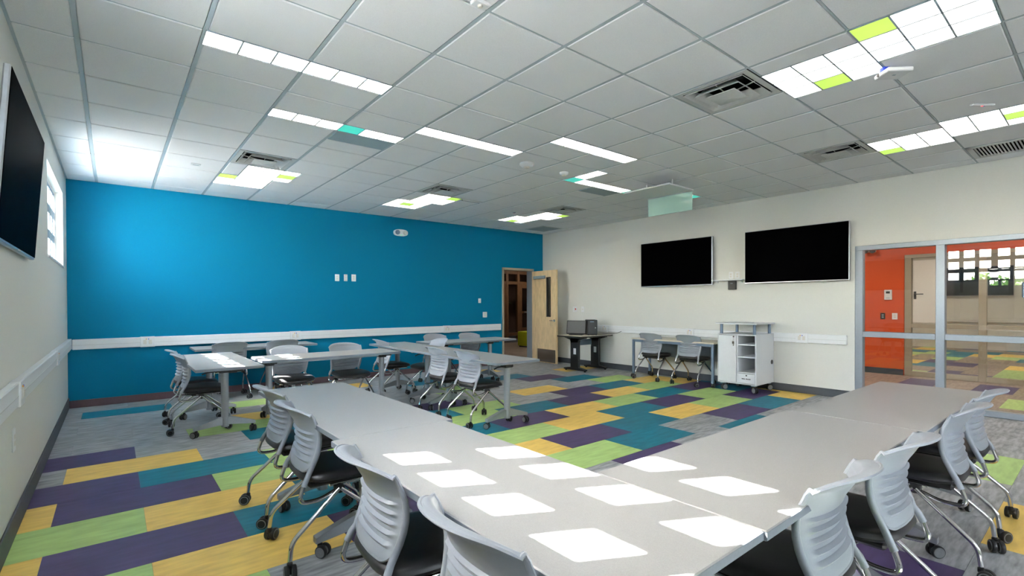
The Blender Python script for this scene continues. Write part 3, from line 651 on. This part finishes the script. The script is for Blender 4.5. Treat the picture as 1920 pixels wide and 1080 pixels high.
# ------------------------------------------------------------------ raceways and plates
def raceway(name, label, loc, rz, l, marks):
    r = thing(name, label, 'raceway', loc, rz, 'white cable raceways')
    MB().cbox(0, l, -.045, 0, -.068, .068, .006).build('cover', 'white_plastic', r)
    MB().box(0, l, -.0462, -.04, -.010, -.006).build('seam', 'vent_metal', r)
    for x in marks:
        p = MB().cbox(x - .085, x + .085, -.054, -.002, -.073, .073, .004).build('outlet_plate', 'white_plastic', r)
        MB().cbox(x - .05, x - .012, -.057, -.052, -.03, .03, .004).cbox(x + .012, x + .05, -.057, -.052, -.03, .03, .004).build('socket', 'off_white', p)
        MB().box(x - .022, x - .010, -.0585, -.052, .034, .046).build('data_jack', 'amber_print', p); MB().box(x + .004, x + .016, -.0585, -.052, .034, .046).build('data_jack', 'blue_print', p)
    return r
RZ = .842
raceway('cable_raceway', 'white cable raceway running the length of the blue wall', (XL + .046, YB, RZ), 0, 6.735 - XL - .046, [.80, 2.79, 5.75])
raceway('cable_raceway', 'white cable raceway along the left wall', (XL, YF + .1, RZ + .012), PI / 2, YB - YF - .15, [10.45, 12.93])
raceway('cable_raceway', 'white cable raceway under the televisions on the right wall', (XR, 7.15, RZ - .01), -PI / 2, 7.15 - 2.37, [.40, 2.36, 4.20])
bl = 'plates in a row high on the blue wall'
plate('wall_plate', 'left of three white plates in a row on the blue wall', 'outlet', (3.085, YB, 1.835), '-y', .078, .12, group=bl)
plate('wall_plate', 'middle, smallest of three white plates in a row on the blue wall', 'outlet', (3.238, YB, 1.838), '-y', .062, .12, slots=3, group=bl)
plate('wall_plate', 'right of three white plates in a row on the blue wall', 'outlet', (3.385, YB, 1.840), '-y', .082, .125, group=bl)
plate('light_switch', 'small white switch on the blue wall, upper one beside the doorway', 'switch', (6.175, YB, 1.428), '-y', .07, .10, slots=1)
plate('light_switch', 'wider white switch plate lower on the blue wall beside the doorway', 'switch', (6.315, YB, 1.123), '-y', .115, .12, slots=2)
plate('wall_plate', 'white outlet plate low on the left wall under the raceway', 'outlet', (XL, 4.13, .565), '+x', .085, .135)
plate('wall_plate', 'white plate with a red mark on the white wall beside the open door', 'switch', (XR, 7.64, 1.232), '-x', .12, .12)
plate('wall_plate', 'blank white plate on the white wall beside the red marked plate', 'switch', (XR, 7.40, 1.232), '-x', .085, .12, slots=1)
tag(MB().lathe([(.018, 0), (.018, .003)], 14, (XR - .014, 7.61, 1.235), 'x').build('red_sticker', 'red_print'), 'small red dot on the plate beside the open door', 'sticker')
plate('wall_plate', 'white outlet plate on the left above the little shelf between televisions', 'outlet', (XR, 4.055, 1.825), '-x', .07, .115)
plate('wall_plate', 'white outlet plate on the right above the little shelf between televisions', 'outlet', (XR, 3.945, 1.822), '-x', .07, .115)
r = thing('wall_shelf', 'thin white shelf on the wall between the two televisions', 'shelf', (XR, 4.06, 1.735)); MB().cbox(-.12, 0, -.25, .28, 0, .018, .004).build('board', 'white_plastic', r)
for s in (-.2, .22): MB().prism([(0, 0), (-.10, 0), (0, -.04)], 'y', s - .004, s + .004).build('bracket', 'white_plastic', r)
r = thing('media_player', 'small black box on the wall under the thin white shelf', 'media box', (XR, 4.02, 1.655)); MB().cbox(-.05, 0, -.065, .065, -.07, .075, .006).build('body', 'dark_plastic', r); MB().box(-.053, -.048, -.02, .02, .03, .036).build('indicator', 'grey_panel', r)
r = thing('emergency_light', 'white oval emergency light with twin lamps high on the blue wall', 'lamp', (4.305, YB, 2.735))
o = [(math.copysign(abs(math.cos(a)) ** .7, math.cos(a)) * .14, math.copysign(abs(math.sin(a)) ** .7, math.sin(a)) * .062) for a in [2 * PI * k / 28 for k in range(28)]]
MB().prism(o, 'y', -.055, 0).build('body', 'white_plastic', r)
for s in (-1, 1): MB().lathe([(.045, 0), (.043, -.03), (.03, -.045)], 18, (s * .08, -.05, 0), 'y').build('lamp_head', 'post_blue_grey' if s < 0 else 'off_white', r, smooth=True)
MB().box(-.006, .006, -.058, -.05, -.05, -.04).build('indicator', 'led_green', r)

# ------------------------------------------------------------------ chairs
def caster_mesh(big=1.0, hub='caster_black', face=False):
    m = MB(); R = .034 * big; m.cur = 0
    for s in (-1, 1):
        o = (s * .018, -.02, R)
        m.lathe([(R * .62, -.011), (R * .92, -.010), (R, -.006), (R, .006), (R * .92, .010), (R * .62, .011)], 18, o, 'x')
    m.box(-.0085, .0085, -.03, .006, R * .8, R * 1.75); m.lathe([(.014, R * 1.55), (.014, R * 2.1), (.008, R * 2.3)], 12)
    m.cur = 1
    for s in (-1, 1): m.lathe([(R * .80, -.0118), (R * .80, .0118)], 18, (s * .018, -.02, R), 'x')
    m.cur = 2
    for s in (-1, 1): m.lathe([(R * .66, -.0126), (R * .66, .0126)], 16, (s * .018, -.02, R), 'x')
    return m.mesh('caster', ['caster_black', hub, 'caster_black' if hub != 'caster_black' and big == 1.0 and not face else 'caster_grey'], True)
CAST = caster_mesh(1.0, 'caster_grey'); CAST_T = caster_mesh(1.0, 'caster_grey', True)
BP = [(0, -.180), (.2, -.158), (.4, -.150), (.6, -.164), (.8, -.204), (.9, -.228), (1.0, -.255)]
def curve(v):
    for k in range(len(BP) - 1):
        if v <= BP[k + 1][0] + 1e-9:
            p0, p1, p2, p3 = BP[max(k - 1, 0)][1], BP[k][1], BP[k + 1][1], BP[min(k + 2, len(BP) - 1)][1]
            t = (v - BP[k][0]) / (BP[k + 1][0] - BP[k][0])
            return .5 * (2 * p1 + (p2 - p0) * t + (2 * p0 - 5 * p1 + 4 * p2 - p3) * t * t + (3 * p1 - p0 - 3 * p2 + p3) * t ** 3)
def wrap(v): return .026 + .050 * v ** 1.2
def halfw(v): return .190 + .030 * v + .010 * math.sin(PI * v)
def backrest():
    m = MB(); nu, nv = 28, 84; V = []
    for a in range(nv + 1):
        v = a / nv
        for b in range(nu + 1):
            u = -1 + 2 * b / nu; au = abs(u)
            tp = max(0, (v - .80) / .20); bt = max(0, (.16 - v) / .16)
            vv = min(v, .86); z = .480 + .372 * vv
            y = curve(vv) + wrap(vv) * au ** 2.2
            if v > .86:                    # lip rolled back and over
                th = (v - .86) / .14 * math.radians(112); R_ = .003 + .033 * (1 - au ** 2.6)
                y -= R_ * (1 - math.cos(th)) + .006 * math.sin(th); z += R_ * math.sin(th)
            z -= .014 * max(0, (au - .60) / .40) ** 2.6 * tp
            z += .030 * max(0, (au - .62) / .38) ** 2 * bt ** 1.2
            x = u * halfw(v) * (1 - .05 * bt ** 2)
            ph = (v - .10) / .095
            if 0 <= ph < 5 and au < .80:
                fr = ph - int(ph); am = .014 * min(1, max(0, (.80 - au) / .06))
                y -= am * max(0, 1 - abs(fr - .62) / (.40 if fr < .62 else .16)) ** .8
            V.append((x, y, z))
    F = [(a * (nu + 1) + b, a * (nu + 1) + b + 1, (a + 1) * (nu + 1) + b + 1, (a + 1) * (nu + 1) + b) for a in range(nv) for b in range(nu)]
    n0 = len(V); Vb = [(x, y + .007, z) for x, y, z in V]
    Fb = [tuple(reversed([i + n0 for i in f])) for f in F]
    rim = [b for b in range(nu + 1)] + [a * (nu + 1) + nu for a in range(1, nv + 1)] + [nv * (nu + 1) + b for b in range(nu - 1, -1, -1)] + [a * (nu + 1) for a in range(nv - 1, 0, -1)]
    Fr = [(rim[k], rim[(k + 1) % len(rim)], rim[(k + 1) % len(rim)] + n0, rim[k] + n0) for k in range(len(rim))]
    m.add(V + Vb, F + Fb + Fr)
    edge = [Vector(V[i]) + Vector((0, .0035, 0)) for i in rim]
    m.tube(edge + [edge[0]], .0062, 6, False)
    for s in (-1, 1):                      # sheathed uprights along both sides
        pts = [(s * (halfw(v) - .004), curve(v) + wrap(v) + .001, .480 + .372 * v) for v in (.86, .80, .7, .6, .5, .4, .3, .2, .1, .02)] + [(s * .199, -.168, .46), (s * .202, -.185, .425)]
        m.tube(pts, [.004, .007, .009, .0105, .012, .013, .0135, .0138, .014, .014, .014, .014], 10)
    return m.mesh('backrest', 'chair_plastic', True)
def seat_mesh():
    m = MB(); N = 40; V = []
    prof = [(.90, .424), (.97, .430), (1.0, .443), (.985, .458), (.93, .469), (.80, .4745), (.5, .476), (.02, .4745)]
    for sc, z in prof:
        for k in range(N):
            a = 2 * PI * k / N; c, s = math.cos(a), math.sin(a)
            x = math.copysign(abs(c) ** .52, c) * .228 * sc; y = math.copysign(abs(s) ** .52, s) * .222 * sc
            x *= 1 - .05 * (y < 0) * (y / .222) ** 2
            V.append((x, y + .035, z - (.022 * (y / .222) ** 2 if y > 0 else -.006 * (y / .222) ** 2)))
    n = len(prof)
    m.add(V, [(i * N + k, i * N + (k + 1) % N, (i + 1) * N + (k + 1) % N, (i + 1) * N + k) for i in range(n - 1) for k in range(N)] + [tuple(range(N - 1, -1, -1)), tuple(range((n - 1) * N, n * N))])
    return m.mesh('seat', 'vinyl_black', True)
def make_chair(label, loc, rz, group):
    r = thing('rolling_chair', label, 'chair', loc, rz, group)
    link('backrest', backrest(), r); link('seat', seat_mesh(), r)
    p = MB().cbox(-.17, .17, -.15, .19, .395, .430, .012).cbox(-.10, .10, -.09, .11, .372, .398, .008); p.build('seat_pan', 'dark_plastic', r)
    for s in (-1, 1):
        MB().tube(arc([(s * .201, -.180, .44), (s * .206, -.212, .345), (s * .200, -.10, .338), (s * .19, .01, .378)], .045, 6), .0110, 12).build('back_frame', 'chrome', r, smooth=True)
        MB().lathe([(.024, -.022), (.026, -.014), (.026, .014), (.024, .022)], 16, (s * .192, .0, .378), 'x').build('pivot', 'dark_plastic', r, smooth=True)
    MB().tube([(-.19, 0, .378), (.19, 0, .378)], .010, 10).tube([(-.19, -.05, .40), (-.19, .17, .402)], .009, 8).tube([(.19, -.05, .40), (.19, .17, .402)], .009, 8).build('seat_frame', 'chrome', r, smooth=True)
    for sx in (-1, 1):
        for sy in (-1, 1):
            l = MB().tube(arc([(sx * .207, sy * .004, .378), (sx * .232, sy * .252, .165), (sx * .238, sy * .262, .080)], .06, 7), .0118, 12).build('leg', 'chrome', r, smooth=True)
            c = link('caster', CAST, l, (sx * .238, sy * .262, 0)); c.rotation_euler = (0, 0, random.uniform(-2.5, 2.5))
    return r
EAST, NORTH, SOUTH, WEST = -PI / 2, 0, PI, PI / 2
gA, gB, gC, gD = 'chairs along the near L-shaped tables', 'chairs around the rear left tables', 'chairs around the rear right tables', 'chairs at the wall desk'
CH = [
 (0.975, 3.510, EAST + .02, 'grey rolling chair farthest back along the left arm of the near tables', gA),
 (0.945, 2.830, EAST - .03, 'grey rolling chair second from the far end of the left near table arm', gA),
 (0.885, 1.710, EAST - .08, 'grey rolling chair third along the left near arm, facing the sunlit patches', gA),
 (0.880, 1.060, EAST - .04, 'grey rolling chair nearest the camera, only its back showing', gA),
 (1.860, 0.735, NORTH + .02, 'grey rolling chair at the sunlit corner of the right near table arm', gA),
 (2.490, 0.700, NORTH - .02, 'grey rolling chair second from the corner on the right near arm', gA),
 (3.500, 0.665, NORTH + .01, 'grey rolling chair third from the corner on the right near arm', gA),
 (4.140, 0.665, NORTH, 'grey rolling chair at the far end of the right near arm by the partition', gA),
 (.74, 7.03, EAST, 'rear chair of the two at the short end table by the left wall', gB),
 (.745, 6.41, EAST - .06, 'front chair of the two at the short end table by the left wall', gB),
 (1.30, 8.17, NORTH, 'left chair facing the narrow table against the blue wall', gB),
 (2.0, 8.13, NORTH, 'right chair facing the narrow table against the blue wall', gB),
 (1.74, 6.49, SOUTH, 'chair with sunlit stripes on its back behind the long rear table', gB),
 (2.45, 6.45, SOUTH + .04, 'unlit chair facing the camera behind the long rear table', gB),
 (3.30, 6.99, EAST, 'chair at the far left side of the rear right tables', gC),
 (3.68, 6.48, WEST, 'chair on the far side of the rear right tables, its back above the top', gC),
 (3.285, 5.35, EAST, 'farther of the two overlapping chairs left of the rear right table', gC),
 (3.275, 4.66, EAST, 'nearer of the two overlapping chairs left of the rear right table', gC),
 (4.37, 7.36, SOUTH, 'left chair behind the table set along the blue wall near the door', gC),
 (5.0, 7.22, SOUTH, 'right chair behind the table set along the blue wall near the door', gC),
 (7.575, 5.22, EAST, 'left chair tucked under the wall desk beside the white cart', gD),
 (7.575, 4.475, EAST, 'right chair tucked under the wall desk next to the white cart', gD),
]
ch0 = None
for x, y, rz, lab, g in CH:
    if ch0 is None: ch0 = make_chair(lab, (x, y, 0), rz, g)
    else: dup(ch0, (x, y, 0), rz, lab, g)

# ------------------------------------------------------------------ flip-top tables
TH = .742
def table(label, x, y, rz, L=1.655, W=.608, group=None, inset=.36):
    r = thing('rolling_table', label, 'table', (x, y, 0), rz, group)
    MB().cbox(-L / 2, L / 2, -W / 2, W / 2, TH - .030, TH, .003).build('tabletop', 'laminate', r)
    MB().box(-L / 2 - .0015, L / 2 + .0015, -W / 2 - .0015, W / 2 + .0015, TH - .0265, TH - .0035).build('edge_band', 'laminate_edge', r)
    MB().cbox(-L / 2 + inset, L / 2 - inset, -.022, .022, TH - .075, TH - .032, .004).build('under_beam', 'leg_silver', r)
    for s in (-1, 1):
        X = s * (L / 2 - inset)
        lg = MB().lathe([(.036, .085), (.036, TH - .07)], 20, (X, 0, 0)).build('leg', 'leg_silver', r, smooth=True)
        ft = MB().prism([(-.285, .080), (-.285, .112), (-.06, .185), (.06, .185), (.285, .112), (.285, .080), (.06, .105), (-.06, .105)], 'x', X - .024, X + .024)
        ft.build('foot', 'leg_silver', lg)
        for q in (-1, 1):
            c = link('caster', CAST_T, lg, (X, q * .258, 0)); c.rotation_euler = (0, 0, random.uniform(-2.5, 2.5))
        MB().cbox(X - .035, X + .035, -.24, .24, TH - .052, TH - .031, .005).cbox(X - .05, X + .05, -.06, .06, TH - .09, TH - .034, .01).build('hinge_bracket', 'dark_plastic', r)
        MB().tube(arc([(X + s * .04, .05, TH - .07), (X + s * .04, .16, TH - .07), (X + s * .04, .21, TH - .09)], .03), .008, 8).build('flip_lever', 'dark_plastic', r, smooth=True)
    return r
nt_, rl, rr = 'near tables set in an L', 'rear left tables', 'rear right tables'
table('grey laminate table at the far end of the left near arm, empty', 1.118, 3.092, PI / 2, group=nt_, inset=.45)
table('grey laminate table with many sunlit squares at the left of the corner', 1.075, 1.432, PI / 2, group=nt_, inset=.44)
table('grey laminate table with sunlit squares to the right of the corner', 2.210, .900, 0, group=nt_)
table('empty grey laminate table reaching toward the glass partition', 3.868, .866, -.008, group=nt_)
table('short end table by the left wall crossed by sunlit stripes', .905, 6.44, PI / 2, 1.80, .60, rl)
table('long rear table with sunlit stripes at its left end', 2.105, 6.235, 0, group=rl, inset=.13)
table('narrow table against the blue wall behind the sunlit chair', 1.70, 8.335, 0, group=rl)
table('rear right table nearest the camera beside the coloured planks', 3.415, 4.905, PI / 2, group=rr, inset=.21)
table('rear right table farther from the camera joined end to end', 3.425, 6.565, PI / 2, group=rr)
table('table set along the blue wall near the open door', 4.74, 7.03, -.012, group=rr)

# ------------------------------------------------------------------ wall desk
r = thing('wall_desk', 'pale four legged desk on the right wall left of the cart', 'desk', (0, 0, 0))
x0, x1, y0, y1, z = 7.415, 7.985, 4.02, 5.62, .727
MB().cbox(x0, x1, y0, y1, z - .026, z, .003).build('desktop', 'laminate_tan', r)
MB().box(x0 + .02, x0 + .05, y0 + .05, y1 - .05, z - .07, z - .027).build('apron', 'post_blue_grey', r); MB().box(x1 - .05, x1 - .02, y0 + .05, y1 - .05, z - .07, z - .027).build('apron', 'post_blue_grey', r)
MB().cbox(x1 - .03, x1 - .012, y0 + .06, y1 - .06, z - .36, z - .07, .003).build('modesty_panel', 'leg_silver', r)
for X in (x0 + .03, x1 - .04):
    for Y in (y0 + .03, y1 - .03):
        l = MB().cbox(X - .02, X + .02, Y - .02, Y + .02, .07, z - .026, .005).build('leg', 'post_blue_grey', r)
        link('caster', CAST, l, (X, Y, 0), random.uniform(-2, 2))

# ------------------------------------------------------------------ computer desk, monitor, tower
r = thing('computer_desk', 'black framed computer desk with beige top beside the open door', 'desk', (0, 0, 0))
x0, x1, y0, y1, z = 7.02, 7.985, 6.52, 7.16, .718
MB().cbox(x0, x1, y0, y1, z - .03, z, .003).build('desktop', 'laminate_tan', r); MB().box(x0 - .002, x1 + .002, y0 - .002, y1 + .002, z - .0275, z - .003).build('edge_band', 'dark_plastic', r)
for X in (7.22, 7.83):
    l = MB().cbox(X - .03, X + .03, 6.74, 6.96, .05, z - .05, .006).build('leg', 'dark_plastic', r)
    MB().prism([(6.56, z - .05), (6.56, z - .031), (7.12, z - .031), (7.12, z - .05), (6.97, z - .09), (6.95, z - .14), (6.75, z - .14), (6.73, z - .09)], 'x', X - .03, X + .03).build('bracket', 'dark_plastic', l)
    MB().prism([(6.56, .022), (6.56, .048), (6.72, .075), (6.98, .075), (7.14, .048), (7.14, .022)], 'x', X - .035, X + .035).build('foot', 'dark_plastic', l)
    for Y in (6.59, 7.11): MB().lathe([(.02, 0), (.022, .012), (.012, .026)], 14, (X, Y, 0)).build('glide', 'dark_plastic', l)
    MB().cbox(X - .034, X - .029, 6.80, 6.87, .34, .46, .002).build('port_plate', 'white_plastic', l)
MB().cbox(7.25, 7.80, 6.93, 6.945, .50, .62, .003).build('cable_tray', 'post_blue_grey', r)
r = thing('monitor', 'black monitor tilted back on the computer desk', 'monitor', (7.33, 6.93, .718), 0)
r.rotation_euler = (0, 0, math.radians(-58))
b = MB().cbox(-.20, .20, -.02, .02, .02, .30, .008).build('housing', 'dark_plastic', r); b.rotation_euler = (math.radians(-16), 0, 0)
s_ = MB().cbox(-.185, .185, -.0225, -.018, .035, .285, .001).build('screen', mat('screen_grey', (96, 96, 94), .3, scale=40, amt=.03), b)
MB().cbox(-.14, .14, -.07, .13, 0, .014, .006).cbox(-.04, .04, .03, .06, .01, .16, .006).build('stand', 'dark_plastic', r)
r = thing('computer_tower', 'black computer tower standing behind the monitor', 'computer', (7.62, 6.78, .718), math.radians(-40))
MB().cbox(-.10, .10, -.17, .17, .006, .31, .008).build('case', 'dark_plastic', r)
MB().cbox(-.09, .09, -.178, -.168, .02, .30, .004).build('front_panel', 'caster_black', r); MB().box(-.05, .03, -.181, -.176, .265, .28).build('drive_bay', 'post_blue_grey', r)
MB().lathe([(.012, 0), (.012, -.004)], 12, (.06, -.177, .15), 'y').build('power_button', 'off_white', r)
for x in (-.08, .08): MB().box(x - .012, x + .012, -.15, .15, 0, .008).build('foot', 'caster_black', r)
tag(MB().tube(arc([(7.93, 6.25, .80), (7.9, 6.32, .76), (7.80, 6.62, .724), (7.70, 6.72, .724)], .08), .005, 6).build('power_cord', 'dark_plastic', smooth=True), 'black power cord from raceway to the computer tower', 'cord')
tag(MB().tube(arc([(7.79, 6.94, .50), (7.86, 6.98, .30), (7.93, 7.02, .03)], .1), .004, 6).build('power_cord', 'grey_panel', smooth=True), 'thin grey cord hanging under the computer desk', 'cord')

# ------------------------------------------------------------------ AV cart
r = thing('media_cart', 'white media cart on casters with shelves, door and drawer', 'cart', (0, 0, 0))
x0, x1, y0, y1, z0, z1 = 7.40, 7.99, 3.345, 3.945, .125, .885; ym = 3.635; t = .018
for n, (a, b, c, d_, e, f) in {'side_panel': (x0, x1, y0, y0 + t, z0, z1), 'side_panel.': (x0, x1, y1 - t, y1, z0, z1), 'divider': (x0 + .005, x1 - .02, ym - t / 2, ym + t / 2, z0 + t, z1 - t), 'back_panel': (x1 - t, x1, y0 + t, y1 - t, z0 + t, z1 - t),
        'bottom_panel': (x0, x1, y0 + t, y1 - t, z0, z0 + t), 'worktop': (x0, x1, y0 + t, y1 - t, z1 - t, z1)}.items():
    MB().cbox(a, b, c, d_, e, f, .002).build(n.rstrip('.'), 'cart_white', r)
for z in (.735, .545): MB().cbox(x0 + .012, x1 - .02, y0 + t, ym - t / 2, z - .016, z, .002).build('shelf', 'cart_white', r)
MB().cbox(x0 + .004, x1 - .02, y0 + t, ym - t / 2, .296, .312, .002).build('shelf', 'cart_white', r)
dr = MB().cbox(x0 - .006, x0 + .012, y0 + t + .004, ym - t / 2 - .003, z0 + t + .006, .290, .003).build('drawer', 'cart_white', r)
MB().lathe([(.011, 0), (.011, -.004)], 14, (x0 - .006, (y0 + ym) / 2, .266), 'x').build('lock', 'dark_plastic', dr)
pm = MB(); yy = ym - .075
for k in range(11):
    w = rnd.uniform(.006, .012)
    if k != 4: pm.box(x0 - .0072, x0 - .0058, yy - w, yy, .206, .206 + rnd.uniform(.012, .018))
    yy -= w + .003
pm.build('lettering', 'dark_plastic', dr)
dd = MB().cbox(x0 - .008, x0 + .010, ym + t / 2 + .004, y1 - t - .004, z0 + t + .006, z1 - t - .004, .003).build('door', 'cart_white', r)
MB().lathe([(.011, 0), (.011, -.005)], 14, (x0 - .008, ym + .05, .845), 'x').build('lock', 'dark_plastic', dd)
MB().tube([(x0 - .014, ym + .05, .840), (x0 - .014, ym + .05, .80), (x0 - .014, ym + .055, .77)], .002, 6).cbox(x0 - .018, x0 - .010, ym + .04, ym + .07, .735, .775, .002).box(x0 - .016, x0 - .012, ym + .045, ym + .055, .705, .74).build('keys', 'steel', dd)
MB().cbox(x0 - .03, x1, y0 - .02, y1 + .02, 1.035, 1.055, .003).build('top_shelf', 'cart_white', r)
for X in (x0 + .03, x1 - .06):
    for Y in (y0 + .04, y1 - .05): MB().lathe([(.022, z1), (.022, 1.036)], 16, (X, Y, 0)).build('post', 'post_blue_grey', r, smooth=True)
for X, Y in ((x0 + .30, y0 + .2), ): MB().lathe([(.03, 1.055), (.03, 1.06)], 16, (X, Y, 0)).build('grommet', 'grey_panel', r)
MB().lathe([(.034, 0), (.034, -.006), (.026, -.007)], 20, (x1 - .07, y0, .445), 'y').build('grommet', 'dark_plastic', r, smooth=True)
MB().lathe([(.034, 0), (.034, -.006)], 20, (x1 - t, y0 + .13, .43), 'x').build('grommet', 'dark_plastic', r, smooth=True)
big = caster_mesh(1.35, 'caster_grey')
for X in (x0 + .06, x1 - .06):
    for Y in (y0 + .06, y1 - .06):
        c = link('caster', big, r, (X, Y, .016)); c.rotation_euler = (0, 0, random.uniform(-1.5, 1.5)); c.location.z = 0
        MB().box(X - .035, X + .035, Y - .03, Y + .03, .105, .125).build('caster_plate', 'grey_panel', r)

# ------------------------------------------------------------------ trees outside the windows
def tree(label, x, y, h, sd):
    rd = random.Random(sd); r = thing('tree', label, 'tree', (x, y, -.15), 0, 'trees outside the windows')
    MB().tube([(0, 0, 0), (.1, .05, h * .3), (-.05, 0, h * .62)], [.16, .12, .05], 10).build('trunk', 'bark', r, smooth=True)
    m = MB()
    for k in range(1300):
        while True:
            p = Vector((rd.uniform(-1, 1), rd.uniform(-1, 1), rd.uniform(-1, 1)))
            if p.length < 1 and (p.length > .45): break
        c = Vector((p.x * h * .36, p.y * h * .36, h * .66 + p.z * h * .32)); a = Vector((rd.gauss(0, 1), rd.gauss(0, 1), rd.gauss(0, 1))).normalized(); b = a.orthogonal().normalized(); s = rd.uniform(.07, .15)
        m.add([c - a * s, c + b * s * .5, c + a * s, c - b * s * .5], [(0, 1, 2, 3)])
    m.build('foliage', 'leaf_green', r).__setitem__('kind', 'stuff')
for k, (x, y, h, lab) in enumerate([(-15, 3.6, 2.9, 'leafy tree outside nearest the first high window'), (-18, .4, 3.4, 'leafy tree outside, tallest one past the yard'), (-16, 8.8, 2.6, 'leafy tree outside past the far high window'),
        (-19, -3.5, 3.2, 'leafy tree outside at the yard corner')]): tree(lab, x, y, h, k + 11)
